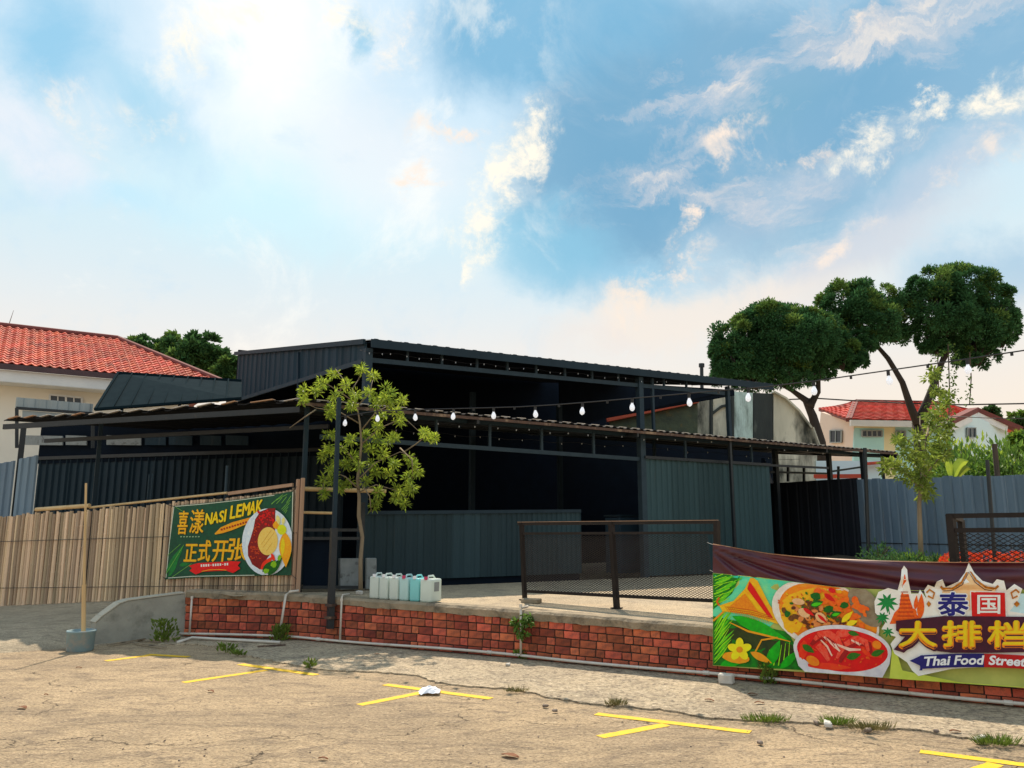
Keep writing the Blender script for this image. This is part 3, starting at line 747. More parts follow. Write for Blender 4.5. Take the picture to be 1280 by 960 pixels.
def glyph(txt, box, bold=0.0, shear=0.0, arc=None, tilt=0.0):
    """text as (verts, faces) fitted into a pixel box"""
    cu = bpy.data.curves.new('g', 'FONT'); cu.body = txt; cu.size = 1; cu.fill_mode = 'FRONT'; cu.resolution_u = 3; cu.offset = bold
    o = bpy.data.objects.new('g', cu); C.objects.link(o); dg = bpy.context.evaluated_depsgraph_get(); me = o.evaluated_get(dg).to_mesh()
    vs = [v.co.copy() for v in me.vertices]; fs = [tuple(p.vertices) for p in me.polygons]
    o.evaluated_get(dg).to_mesh_clear(); bpy.data.objects.remove(o)
    x0 = min(v.x for v in vs) + bold; x1 = max(v.x for v in vs) - bold; y0 = min(v.y for v in vs) + bold; y1 = max(v.y for v in vs) - bold
    out = []
    for v in vs:
        s_ = (v.x - x0) / (x1 - x0); t_ = (v.y - y0) / (y1 - y0)
        u = box[0] + s_ * (box[2] - box[0]) + shear * (t_ - .5) * (box[3] - box[1]); w_ = box[3] - t_ * (box[3] - box[1]) + tilt * (s_ - .5)
        if arc: w_ += arc * (s_ - .5) ** 2 * 4
        out.append((u, w_))
    return (out, fs)

# ---- green nasi lemak banner on the bamboo fence
nb = thing('nasi_lemak_banner', 'green printed banner reading NASI LEMAK with a plate of rice, tied to the bamboo fence', 'banner')
PR = Print(FL, .075, lambda u, v: .008 * math.sin(u / 19.) * (v - 610) / 110 + .004 * math.sin(v / 13. + u / 31.), nb)
def NQ(X, Y): return (200 + X / 7.11, 610 + Y / 7.11)
NB = [(217, 632.5), (255, 629), (300, 624), (340, 618.5), (366.5, 614), (365.5, 660), (364, 719), (330, 719.5), (280, 721), (240, 722), (206.5, 724.5), (211, 680)]
rg = random.Random(8)
PR.layer('banner_sheet', [NB], pm((8, 74, 52), (4, 58, 42)), lift=0)
PR.layer('pale_hem', [ribbonp([(219, 633), (255, 630), (300, 625), (343, 619)], .8), ribbonp([(210, 722.5), (240, 720.4), (280, 719.5), (318, 719)], .9), ribbonp([(366, 615), (365, 660), (364, 690)], 1.0), ribbonp([(217.5, 633), (211.5, 680), (207.5, 722)], .8)], pm((200, 205, 190)))
lf = [leafp(NQ(55, 760), NQ(212, 505), 8), leafp(NQ(170, 690), NQ(265, 665), 5)]
PR.layer('printed_leaf', lf + [leafp(NQ(75, 790), NQ(160, 640), 5)], pm((24, 120, 58), (14, 92, 48)))
PR.layer('printed_leaf_vein', [ribbonp([NQ(55, 760), NQ(212, 505)], .55), ribbonp([NQ(66, 600), NQ(180, 500)], .5), ribbonp([NQ(110, 790), NQ(280, 672)], .6), ribbonp([NQ(140, 170), NQ(215, 215)], .5)]
         + [ribbonp([NQ(1165 - 40 * i, 70 + 8 * i), NQ(1125 - 45 * i, 130 + 5 * i)], .7) for i in range(4)] + [ribbonp([NQ(1160 - 10 * i, 105 + 30 * i), NQ(1080 + 10 * i, 190 + 12 * i)], .6) for i in range(4)] + [ribbonp([NQ(1090, 60), NQ(990, 140)], .6), ribbonp([NQ(1130, 55), NQ(1030, 110)], .6)], pm((120, 170, 90)))
gold = pm((250, 196, 62), (236, 150, 36), 40); shadow = pm((110, 84, 20))
T1 = [glyph('喜', (*NQ(160, 205), *NQ(246, 410)), 0, .1), glyph('漾', (*NQ(268, 190), *NQ(390, 402)), 0, .1)]
T2 = [glyph('正', (*NQ(220, 500), *NQ(328, 652)), .0, .12), glyph('式', (*NQ(345, 465), *NQ(448, 652)), .0, .12), glyph('开', (*NQ(470, 470), *NQ(600, 655)), .0, .12), glyph('张', (*NQ(608, 448), *NQ(772, 642)), .0, .12)]
T3 = [glyph(c, (*NQ(x0, y0), *NQ(x1, y1)), 0, .12, tilt=-1) for c, x0, y0, x1, y1 in (('N', 406, 224, 462, 322), ('A', 466, 214, 520, 312), ('S', 528, 204, 566, 302), ('I', 576, 192, 586, 296), ('L', 628, 156, 672, 270), ('E', 682, 146, 726, 258), ('M', 736, 132, 796, 244), ('A', 800, 120, 848, 230), ('K', 858, 108, 908, 214))]
def shift(g, a, b): return ([(x + a, y + b) for x, y in g[0]], g[1])
PR.layer('lettering_shadow', fats([shift(g, .5, .5) for g in T1 + T2 + T3], .45, 6), shadow)
PR.layer('lettering', fats(T1, .3), gold); PR.layer('lettering', fats(T2, .45), gold); PR.layer('lettering', fats(T3, .5), pm((248, 214, 74), (244, 184, 50), 40))
stuff(PR.layer('small_print', [ribbonp([NQ(180 + 26 * i, 434), NQ(196 + 26 * i, 432)], 1.2) for i in range(7)], pm((150, 175, 140))))
PR.layer('leaf_badge', [[NQ(*q) for q in ((485, 405), (540, 350), (640, 305), (806, 260), (792, 312), (700, 350), (640, 375), (560, 400), (490, 414))]], pm((240, 178, 60), (220, 140, 40)))
stuff(PR.layer('badge_print', [ribbonp([NQ(540 + 24 * i, 372 - 7.2 * i), NQ(556 + 24 * i, 366 - 7.2 * i)], 2.3) for i in range(10)], pm((150, 60, 24))))
PR.layer('red_ribbon', [[NQ(*q) for q in ((255, 692), (330, 668), (640, 650), (716, 655), (690, 690), (714, 715), (650, 756), (590, 735), (480, 738), (380, 744), (318, 768), (262, 735), (285, 712))]], pm((214, 26, 38), (190, 16, 30)))
PR.layer('ribbon_edge', [ribbonp([NQ(370, 742), NQ(430, 728), NQ(520, 724), NQ(590, 730)], .6)], pm((240, 190, 90)))
stuff(PR.layer('ribbon_print', [ribbonp([NQ(362 + 21 * i, 690 - 1.2 * i), NQ(375 + 21 * i, 690 - 1.2 * i)], 3.0 if i % 5 != 4 else .6) for i in range(12)], pm((240, 232, 225))))
def clipb(q): return (min(q[0], 364.8), min(max(q[1], 615), 718.6))
PR.layer('plate', [ell(334, 677.5, 31.5, 42, 3, 40, clip=clipb)], pm((222, 228, 232), (190, 202, 214)))
PR.layer('plate_rim', [ell(335, 677.5, 27.5, 38, 3, 40, clip=clipb)], pm((200, 212, 222), (226, 232, 234)))
PR.layer('sambal', [[NQ(*q) for q in ((1025, 178), (960, 182), (890, 210), (845, 280), (830, 360), (806, 440), (780, 520), (782, 600), (820, 680), (890, 726), (935, 650), (1000, 560), (1020, 400), (1025, 300))]], pm((140, 34, 20), (88, 22, 14), 60))
stuff(PR.layer('sambal_piece', [ell(*NQ(rg.uniform(850, 1010), rg.uniform(200, 330)), rg.uniform(.8, 1.9), rg.uniform(.7, 1.4), rg.uniform(0, 90), 6, .3, rg) for _ in range(46)], pm((206, 50, 30), (170, 34, 20), 60)))
stuff(PR.layer('anchovy_piece', [ell(*NQ(800 + rg.uniform(0, 90), 480 + rg.uniform(0, 150)), rg.uniform(1, 2.1), .7, rg.uniform(-60, 60), 6, .3, rg) for _ in range(34)] + [ell(*NQ(835 + rg.uniform(0, 50), 330 + rg.uniform(0, 150)), 1.2, .8, 30, 6, .3, rg) for _ in range(14)], pm((196, 84, 40), (160, 60, 30), 60)))
PR.layer('rice_mound', [ell(*NQ(958, 472), 12.5, 17.6, 4, 30)], pm((236, 204, 134), (222, 184, 110), 50))
stuff(PR.layer('rice_grain', [ribbonp([NQ(X, Y), NQ(X + 55, Y - 75)], .45) for (X, Y) in ((900, 500), (915, 530), (945, 560), (935, 450), (960, 470))], pm((196, 150, 84))))
PR.layer('egg_piece', [leafp(NQ(1110, 392), NQ(1118, 705), 15.5, 12), ell(*NQ(1032, 330), 4, 5, 0, 10, .1, rg)], pm((250, 178, 20), (238, 150, 14), 30))
PR.layer('egg_highlight', [leafp(NQ(1095, 440), NQ(1085, 620), 5)], pm((255, 206, 50)))
PR.layer('lime', [ell(*NQ(1082, 370), 5.8, 6.4, 0, 16)], pm((214, 214, 36), (190, 200, 30)))
PR.layer('onion_piece', [leafp(NQ(1040, 240), NQ(1060, 330), 5), leafp(NQ(1100, 260), NQ(1090, 330), 4)], pm((232, 218, 150)))
PR.layer('carrot_piece', [leafp(NQ(895, 725), NQ(1000, 610), 8), leafp(NQ(990, 580), NQ(1020, 660), 4)], pm((232, 86, 26), (214, 60, 20)))
PR.layer('cucumber_piece', [leafp(NQ(910, 745), NQ(1030, 640), 9), leafp(NQ(960, 775), NQ(1085, 620), 9)], pm((30, 92, 24), (18, 66, 20), 40))
PR.layer('lettuce_piece', [ell(*NQ(945, 738), 4, 3, -30, 10, .2, rg), ell(*NQ(1010, 680), 3.4, 4.2, 20, 10, .2, rg), ell(*NQ(1060, 620), 2.5, 3.8, 20, 10, .2, rg)], pm((150, 186, 48), (110, 160, 40), 40))
mb = MB(); a = FL.p(366, 614, .08); b = FL.p(371, 608, .07); mb.tube([a, b], .004, 5); mb.tube([FL.p(217, 633, .08), FL.p(207, 630, .06)], .006, 5); mb.tube([FL.p(364, 718, .08), FL.p(371, 724, .07)], .004, 5); mb.tube([FL.p(207, 724, .08), FL.p(203, 721, .06)], .004, 5)
mb.build('tie_cord', m_wire, nb)

# ---- wide Thai banner over the brick wall
WB = Plane(WP[3], WP[4])
tb = thing('thai_food_banner', 'wide Thai Food Street banner with curry bowls below a maroon strip on the brick wall', 'banner')
BT = [(891, 680), (930, 687), (960, 692), (1000, 696), (1050, 699), (1100, 701), (1180, 703), (1280, 703), (1400, 702), (1560, 698)]
BB = [(891, 832), (1280, 860), (1560, 880)]
BM = [(891, 716), (945, 721), (990, 727), (1040, 733), (1080, 736), (1150, 738), (1280, 737), (1560, 735)]
def fold(u, v):
    if v > interp(BM, u) + 6: return 0
    dx, dy = u - 887, (v - 678) * 3.0
    r_ = math.hypot(dx, dy); th = math.atan2(dy, dx + 12)
    f = .020 * math.sin(th * 21 + 1.4 * math.sin(th * 5 + dx / 90)) + .012 * math.sin(th * 47 + dx / 60)
    f += .010 * math.sin((v - 700) / 4.2 + u / 55. + 1.2 * math.sin(u / 70.)) * min(1, max(0, (u - 980) / 120))
    k = min(1, r_ / 60); e = min(1, max(0, (interp(BM, u) + 6 - v) / 10)); return f * k * e
PT = Print(WB, .10, lambda u, v: .012 * math.sin(u / 41.) + .007 * math.sin(u / 17. + v / 21.) + fold(u, v), tb)
def gridpoly(lo, hi, u0, u1, nu, nv):
    vs, fs = [], []
    for i in range(nu + 1):
        u = u0 + (u1 - u0) * i / nu; a = lo(u); b = hi(u)
        for j in range(nv + 1): vs.append((u, a + (b - a) * j / nv))
    for i in range(nu):
        for j in range(nv): k = i * (nv + 1) + j; fs.append((k, k + nv + 1, k + nv + 2, k + 1))
    return (vs, fs)
U1 = 1470
m_maroon = mat('maroon_cloth', lin((84, 18, 38)), lin((66, 14, 32)), 3, .45, spec=.6)
mar = PT.layer('maroon_cloth', [gridpoly(lambda u: interp(BT, u), lambda u: interp(BM, u) + 3, 891, U1, 190, 20)], m_maroon, step=4000, lift=-.002)
for p in mar.data.polygons: p.use_smooth = True
PT.layer('cloth_hem', [ribbonp([(u, interp(BT, u)) for u in range(891, U1, 12)], 1.1)], pm((196, 168, 150)))
bb = lambda u: interp(BB, u)
PT.layer('banner_sheet', [gridpoly(lambda u: interp(BM, u), bb, 891, U1, 50, 6)], pm((188, 190, 120), (160, 168, 104), 3), lift=0)
pc = lambda q: (max(891.3, q[0]), min(bb(q[0]) - .5, max(q[1], interp(BM, q[0]) + .4)))
rg = random.Random(12)
PT.layer('print_sky', [[(891.3, 717), (945, 722), (1012, 730), (996, 742), (976, 770), (960, 786), (891.3, 770)]], pm((70, 196, 172), (150, 214, 150), 4))
PT.layer('print_foliage', [[(891.3, 716.5), (925, 720), (915, 742), (891.3, 762)], [(891.3, 770), (930, 778), (985, 790), (1010, 838), (891.3, 831.5)]], pm((38, 128, 40), (16, 84, 30), 14))
PT.layer('print_dark_foliage', [[pc(q) for q in ell(935, 798, 34, 12, 12, 20, .15, rg)], [pc(q) for q in ell(975, 815, 22, 14, 12, 20, .15, rg)]], pm((52, 62, 22), (30, 44, 18), 10))
PT.layer('print_leaf', [leafp((892, 744), (930, 720.5), 5), leafp((893, 730), (918, 719.5), 5), leafp((892, 758), (920, 733), 5)] + [leafp((892.5, 826 - 7 * i), (912 + 3 * (i % 3), 800 - 9 * i + 5), 3.2) for i in range(7)], pm((130, 200, 60), (70, 168, 50), 20))
stuff(PT.layer('leaf_stroke', [ribbonp([(892 + 1.5 * (i % 3), 722 + 3.4 * i), (904 + 4 * (i % 4), 717.5 + 3.0 * i)], .9) for i in range(11)] + [ribbonp([(893, 829 - 5 * i), (903, 818 - 6 * i), (911 + 3 * (i % 3), 806 - 6.5 * i)], [.5, 1.4, .4]) for i in range(9)] + [ribbonp([(955 + 6 * i, 832), (962 + 5 * i, 812 - 2 * i)], [1.5, .5]) for i in range(6)], pm((176, 226, 96), (120, 196, 70), 30)))
PT.layer('print_leaf_light', [[pc(q) for q in leafp((900, 832), (935, 822), 12)], [pc(q) for q in leafp((960, 833), (975, 800), 14)], [pc(q) for q in leafp((975, 836), (1000, 812), 10)], leafp((915, 770), (985, 800), 15)], pm((60, 176, 54), (36, 140, 44), 20))
PT.layer('print_leaf_edge', [ribbonp([(912, 778), (935, 789), (960, 795), (988, 802)], [1, 2.6, 2.4, 1]), ribbonp([(891.5, 776), (905, 764)], 2.4), ribbonp([(944, 815), (952, 800), (972, 797)], 2.2)], pm((240, 160, 24)))
tr = [(938, 722.5), (931, 736), (917, 751), (899, 757), (903, 764), (935, 768), (972, 780), (976, 775), (962, 756), (947, 726), (942, 722.5)]
PT.layer('temple_roof', [tr], pm((248, 194, 30), (238, 160, 20), 20))
stuff(PT.layer('temple_tile_lines', [ribbonp([(906 + 3 * i, 757.5 + .8 * i), (911 + 3 * i, 765 + .9 * i)], .5) for i in range(18)], pm((206, 130, 16))))
PT.layer('temple_red_panel', [[(937, 727), (943, 735), (966, 772), (961, 772), (934, 736)]], pm((204, 40, 20)))
PT.layer('temple_pediment', [[(931, 742), (948, 765), (912, 758)]], pm((226, 150, 24), (206, 120, 18), 60))
PT.layer('temple_band', [ribbonp([(908 + 2 * i, 758.5 + 2.6 * i), (940, 763 + 2.4 * i), (964 + 2 * i, 770.5 + 2.2 * i)], .8) for i in range(3)] + [ribbonp([(899, 757), (896, 752), (899, 747)], 2.4)], pm((196, 96, 14)))
PT.layer('coconut_dish', [ell(920, 822, 17, 7, 8, 20, .05, rg), leafp((938, 815), (965, 829), 9)], pm((236, 170, 60), (220, 140, 40)))
fl = []
for i in range(5):
    a = R(-90 + 72 * i); fl.append(ell(924.5 + 7.5 * math.cos(a), 812 + 7 * math.sin(a), 8, 5, 0 if 0 else -90 + 72 * i, 14))
PT.layer('frangipani', fl, pm((252, 226, 60), (248, 206, 50)))
PT.layer('frangipani_heart', [ell(924.5, 812, 4.2, 4, 0, 10)], pm((240, 150, 24)))
PT.layer('curry_bowl', [[pc(q) for q in ell(1032, 771, 70, 43, 21, 44)]], pm((236, 226, 214), (214, 202, 190)))
PT.layer('yellow_curry', [[pc(q) for q in ell(1035, 771, 64, 39, 21, 44)]], pm((236, 150, 30), (226, 120, 22), 14))
PT.layer('curry_light', [[pc(q) for q in ell(1015, 746, 36, 10, -8, 20, .1, rg)], [pc(q) for q in ell(990, 770, 14, 22, -10, 20, .1, rg)]], pm((240, 186, 40), (238, 166, 40), 30))
PT.layer('bowl_shade', [[pc(q) for q in ell(1082, 758, 16, 30, -36, 20)]], pm((120, 104, 84), (150, 140, 120), 10))
def scat(n, cx, cy, sx, sy, r0, r1, seed=0):
    rr_ = random.Random(seed); out = []
    for _ in range(n):
        while True:
            a, b = rr_.uniform(-1, 1), rr_.uniform(-1, 1)
            if a * a + b * b < 1: break
        out.append([pc(q) for q in ell(cx + a * sx, cy + b * sy + a * sx * .3, rr_.uniform(r0, r1), rr_.uniform(r0, r1) * .65, rr_.uniform(-50, 60), 9, .15, rr_)])
    return out
stuff(PT.layer('curry_fleck', scat(60, 1022, 768, 54, 27, .8, 2.2, 9), pm((206, 110, 20), (190, 96, 16), 60)))
stuff(PT.layer('curry_fleck', scat(50, 1022, 766, 52, 26, .7, 1.8, 10), pm((250, 206, 80))))
stuff(PT.layer('meat_slice', scat(34, 1020, 774, 42, 19, 3, 6.5, 1), pm((116, 74, 40), (84, 52, 30), 30)))
stuff(PT.layer('meat_slice', scat(22, 1022, 768, 36, 16, 3, 6, 2), pm((214, 150, 104), (196, 120, 80), 30)))
stuff(PT.layer('meat_edge', scat(24, 1020, 770, 38, 17, 1.5, 3.5, 11), pm((90, 46, 26))))
stuff(PT.layer('herb_fleck', scat(30, 1030, 762, 44, 18, 1, 2.6, 12), pm((44, 110, 36), (26, 80, 26), 50)))
stuff(PT.layer('prawn_pieces', scat(26, 1052, 752, 34, 12, 3, 7, 3) + scat(12, 1074, 770, 12, 14, 3, 6, 4), pm((236, 128, 60), (226, 96, 44), 30)))
PT.layer('mushroom_slice', [ell(1005, 766, 8, 5.5, 30, 12), ell(1026, 772, 8, 5.5, 40, 12), ell(998, 752, 8, 4, 10, 12)], pm((228, 190, 150), (212, 168, 130)))
PT.layer('chilli_slice', [leafp((1004, 760), (1018, 770), 5), leafp((1022, 768), (1034, 779), 4), leafp((1030, 742), (1044, 752), 6), ell(1040, 738, 5, 3, 20, 10)], pm((206, 30, 26), (180, 20, 20)))
PT.layer('basil_leaf', [leafp((1013, 757), (1029, 752), 9), leafp((1038, 770), (1052, 765), 7), ell(1020, 745, 6, 5, 0, 9, .3, rg), ell(1036, 762, 6, 5, 0, 9, .3, rg), ell(1055, 757, 5, 4, 0, 9, .3, rg), ell(984, 767, 5, 4, 0, 9, .3, rg)], pm((34, 104, 34), (20, 70, 26), 50))
PT.layer('basil_leaf_light', [leafp((1014, 756.5), (1028, 754), 4.5), leafp((1040, 769), (1050, 767), 4)], pm((96, 190, 60)))
PT.layer('pepper_piece', [leafp((1052, 778), (1066, 764), 7), leafp((1058, 781), (1072, 776), 7)], pm((240, 214, 70), (230, 190, 50)))
body = [(992, 812), (998, 832), (1006, 839.6), (1052, 843), (1103, 847), (1112, 830), (1114, 815), (1053, 800)]
PT.layer('soup_bowl', [body, ell(1053, 812, 61.5, 30.5, 5, 44)], pm((226, 222, 220), (196, 192, 198), 10))
PT.layer('red_soup', [ell(1053, 813, 57, 26.5, 5, 44)], pm((212, 54, 24), (190, 30, 20), 14))
PT.layer('soup_highlight', [ell(1035, 833, 26, 4, 4, 14, .2, rg), ell(1090, 812, 14, 10, 40, 14, .2, rg), ell(1004, 812, 5, 12, 10, 14, .2, rg)], pm((236, 92, 36), (226, 70, 30)))
prw = [ribbonp([(1018, 800), (1024, 793), (1036, 792), (1046, 799), (1052, 812), (1046, 823)], [4, 8, 9, 9, 8, 3]), ribbonp([(1022, 806), (1030, 814), (1036, 826)], [8, 9, 4]), ribbonp([(1056, 806), (1070, 798), (1082, 803), (1086, 814)], [6, 9, 8, 3]), ell(1054, 791.5, 9, 5, 0, 14)]
stuff(PT.layer('soup_fleck', [q for q in scat(46, 1052, 815, 46, 18, .8, 2.4, 14)], pm((240, 120, 60), (200, 40, 24), 60)))
PT.layer('soup_shadow', [ribbonp([(1014, 806), (1022, 797), (1036, 796), (1048, 803), (1056, 816), (1050, 828)], [4, 9, 10, 10, 9, 3]), ribbonp([(1058, 810), (1072, 802), (1086, 806), (1090, 818)], [6, 9, 8, 3])], pm((150, 24, 18)))
PT.layer('soup_prawn', prw, pm((236, 112, 96), (222, 72, 60), 40))
PT.layer('prawn_flesh', [ribbonp([(1030, 796), (1044, 808), (1050, 814)], [2, 4, 2]), ribbonp([(1044, 805), (1062, 812), (1076, 812)], [2, 4, 2]), ribbonp([(1026, 800), (1034, 808), (1040, 820)], [1.5, 2.5, 1.5]), ribbonp([(1064, 800), (1076, 806)], [2, 3])], pm((246, 206, 190), (240, 180, 160)))
PT.layer('prawn_stripes', [ribbonp([(1020 + 6 * i, 792 + 2.6 * i), (1026 + 6 * i, 800 + 3 * i)], .9) for i in range(5)] + [ribbonp([(1062 + 6 * i, 797 + 2 * i), (1064 + 6 * i, 806 + 2 * i)], .9) for i in range(4)], pm((186, 26, 26)))
for q_ in [leafp((1003, 806), (1018, 816), 8), leafp((1058, 822), (1076, 818), 9), leafp((1089, 819), (1106, 813), 8), leafp((1060, 790), (1074, 794), 6)]: PT.layer('soup_herb', [q_], pm((60, 110, 36), (40, 84, 30), 50), lift=PT.k * .0016 + .0008)
PT.layer('soup_piece', [ell(1016, 826, 9, 5.5, 30, 14), ell(1096, 806, 6, 5, 30, 14)], pm((238, 150, 84), (226, 120, 60)))
# logo cluster
PT.layer('olive_ground', [[(1116, 800), (1128, 838), (1200, 853), (U1, bb(U1) - 1), (1112, 848)]], pm((200, 206, 116), (176, 188, 96), 5))
PT.layer('pale_scenery', [[(1240, 742), (1300, 742), (1300, 780), (1240, 780)]], pm((196, 222, 226)))
hull = [(1093, 752), (1098, 740), (1110, 735), (1122, 738), (1126, 724), (1127, 712), (1130, 707), (1134, 712), (1135, 724), (1139, 742), (1148, 742), (1150, 737), (1155, 744), (1158, 748), (1155, 738), (1160, 731), (1168, 734), (1171, 727), (1178, 724), (1182, 734), (1198, 727), (1206, 716), (1211, 703.5), (1218, 716), (1228, 726), (1241, 730), (1246, 724), (1255, 726), (1258, 738), (1268, 730), (1278, 736), (1272, 752), (1262, 764), (1300, 770), (1420, 772), (1424, 850), (1380, 842), (1300, 838), (1240, 833), (1190, 836), (1148, 845), (1140, 838), (1134, 828), (1118, 817), (1113, 805), (1120, 796), (1110, 793), (1102, 786), (1107, 778), (1094, 766)]
PT.layer('logo_outline', [hull], pm((238, 232, 224), (226, 220, 212)))
def palm(cx, cy, r_, n=9): return [leafp((cx, cy), (cx + r_ * math.cos(R(360 / n * i + 8)), cy + r_ * .9 * math.sin(R(360 / n * i + 8)) + 2), r_ * .28) for i in range(n)]
PT.layer('printed_palm', palm(1109, 752, 14) + palm(1103, 771, 9) + palm(1110, 789, 8, 7) + [ribbonp([(1109, 752), (1112, 768)], 1.2), ribbonp([(1103, 771), (1104, 780)], 1)] + [ell(1134, 771, 10, 5, 0, 12, .2, rg)], pm((24, 130, 70), (16, 104, 54)))
sp_ = [(1112, 780), (1118, 766), (1124, 760), (1126, 745), (1128, 732), (1130, 722), (1130.5, 714), (1132, 722), (1134, 734), (1137, 748), (1141, 760), (1146, 768), (1150, 773), (1130, 779)]
PT.layer('orange_spire', [sp_, leafp((1150, 774), (1152, 742), 9), leafp((1144, 762), (1146, 744), 5), ell(1140, 766, 6, 6, 0, 12)], pm((232, 120, 34), (206, 86, 26), 50))
stuff(PT.layer('spire_bands', [ribbonp([(1126 - i * .7, 740 + 5 * i), (1135 + i * 1.3, 740 + 5 * i)], 1) for i in range(7)] + [ribbonp([(1129.5, 728), (1132.5, 728)], 1)], pm((150, 52, 20))))
PT.layer('gable_board', [[(1176, 762), (1178, 738), (1200, 732), (1211, 716), (1222, 730), (1244, 736), (1246, 762)]], pm((238, 200, 160), (228, 180, 140)))
PT.layer('gable_roofline', [ribbonp([(1176, 733), (1178, 736), (1190, 736), (1202, 728), (1211, 711), (1220, 725), (1232, 734), (1244, 736), (1248, 732)], [3, 3.2, 2.6, 2.6, 3.4, 2.6, 2.6, 3.2, 3]), ribbonp([(1160, 745), (1166, 748), (1168, 741), (1162, 737), (1158, 741)], 2.4), ribbonp([(1272, 745), (1266, 748), (1264, 741), (1270, 737), (1274, 741)], 2.4), [(1161, 751), (1164, 755), (1161, 759), (1158, 755)], [(1271, 751), (1275, 755), (1271, 759), (1267, 755)]], pm((196, 132, 44), (140, 84, 30), 40))
PT.layer('gable_shadow_line', [ribbonp([(1179, 738.6), (1190, 738.4), (1203, 731), (1211, 715), (1219, 728), (1231, 737), (1243, 738.6)], .9)], pm((70, 30, 30)))
g1 = (1173, 741, 1210, 769)
PT.layer('lettering_outline', fats([glyph('泰', g1)], 2.3, 14), pm((250, 246, 240)))
PT.layer('lettering', fats([glyph('泰', g1)], .9), pm((34, 34, 110), (26, 26, 92)))
PT.layer('red_tile', [[(1214, 740), (1256, 741), (1257, 771), (1215, 771)]], pm((198, 24, 44), (180, 18, 38)))
PT.layer('red_tile_outline', [ribbonp([(1213, 739), (1257.5, 740), (1258, 772), (1214, 772), (1213, 739)], 1)], pm((245, 240, 235)))
PT.layer('lettering', [glyph('国', (1222, 744, 1250, 767), .012)], pm((246, 236, 228)))
big = [glyph('大', (1125, 778.5, 1170, 809.5)), glyph('排', (1179, 778, 1226, 809.5)), glyph('档', (1236, 778, 1285, 810))]
bigo = big
plum = pm((66, 18, 40), (50, 12, 32))
PT.layer('lettering_backing', [[(1120, 776), (1180, 770), (1290, 771), (1298, 778), (1298, 815), (1235, 816), (1190, 816), (1172, 814), (1148, 800), (1130, 816), (1117, 812), (1132, 795), (1120, 788)]], plum)
PT.layer('lettering_backing', fats([shift(g, 1.2, 1.6) for g in bigo], 3.4, 14), plum)
PT.layer('lettering', fats(big, 2.3, 14), pm((240, 150, 34), (232, 128, 24), 6))
PT.layer('lettering_highlight', fats([shift(g, -.3, -1.6) for g in big], 1.0, 8), pm((250, 200, 60)))
def arcv(u): return .00055 * (u - 1215) ** 2
rib = [(u, 817 + arcv(u)) for u in range(1150, 1301, 10)] + [(u, 834 + arcv(u)) for u in range(1300, 1149, -10)]
PT.layer('ribbon', [[(1137, 826), (1153, 818.5), (1153, 838), (1149, 838), (1152, 833)], [q for q in rib if q[0] <= 1232]], pm((32, 30, 100), (26, 22, 84)))
PT.layer('ribbon_end', [[q for q in rib if q[0] >= 1230]], pm((176, 22, 44), (150, 18, 40)))
T4 = []
def word(txt, x0, x1, h, bold=.03, top=819.5):
    g = glyph(txt, (x0, 0, x1, h), bold, .18); return ([(x, y + top + arcv(x)) for x, y in g[0]], g[1])
T4 = [word('Thai', 1155, 1187, 11), word('Food', 1194, 1229, 11), word('Street', 1237, 1282, 11)]
PT.layer('lettering', T4, pm((246, 242, 236)))
mb = MB()
for (u, v) in ((891, 681), (894, 716)): a = PT.w(u, v, 0); mb.tube([a, a + Vector((-.03, .12, .02))], .004, 5)
mb.build('tie_cord', m_wire, tb)

# =================================================================== THE EATERY (dark steel sheds)
def PZB(x): return .62
def fx(u, v=640): return FP.u_at(FP.p(u, v))          # distance along the front under a pixel column
KX = fx(384)
def beamz(mb, a, b, w, h): mb.beam(a, b, w, h)
# ---- front canopy
can = thing('front_canopy', 'low dark steel canopy with corrugated roof and hanging bulbs along the front of the eatery', 'canopy')
OV = .35
e0 = FP.p(372, 503.5, OV); e1 = FP.p(1122, 566, OV); e520 = FP.p(520, 513, OV)
def eave(t):   # eave point at distance t along front
    t0, t1 = FP.u_at(e520), FP.u_at(e1); z = e520.z + (e1.z - e520.z) * (t - t0) / (t1 - t0)
    return FP.at(t, z, OV)
t0, t1 = FP.u_at(e0), FP.u_at(e1)
n = 15; rise = Vector((0, 0, .42)); DEP = 4.0
for i in range(n):
    a = eave(t0 + (t1 - t0) * i / n); b = eave(t0 + (t1 - t0) * (i + 1) / n)
    roofsheet('roof_sheet', a, b, b + BACK * DEP + rise, a + BACK * DEP + rise, m_roofun, can, .17, .028)
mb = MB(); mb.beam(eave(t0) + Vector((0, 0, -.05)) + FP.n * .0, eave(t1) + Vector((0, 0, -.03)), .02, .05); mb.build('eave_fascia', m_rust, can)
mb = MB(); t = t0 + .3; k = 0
while t < t1 - .2:      # pale strips added to paint sunlight on the corrugation crests
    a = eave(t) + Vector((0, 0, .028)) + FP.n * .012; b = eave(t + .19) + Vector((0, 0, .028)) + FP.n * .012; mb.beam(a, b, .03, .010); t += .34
stuff(mb.build('crest_sun_strip', m_zinc_sun, can))
def chordz(u): return interp([(384, 545), (520, 553), (600, 560), (680, 566), (800, 574), (962, 584), (1075, 592)], u)
mb = MB(); a = FP.p(400, chordz(400)); b = FP.p(803, chordz(803)); mb.beam(a, b, .05, .075); mb.build('lower_chord', m_truss, can)
mb = MB(); a = FP.p(803, chordz(803) + 0); b = FP.p(1035, 585); mb.beam(a, b, .05, .05); mb.build('lower_chord', m_frame, can)
mb = MB(); a = eave(KX + .05); b = eave(t1 - .1); o_ = BACK * (OV + .02) + Vector((0, 0, -.06)); mb.beam(a + o_, b + o_, .05, .07); mb.build('upper_chord', m_slate, can)
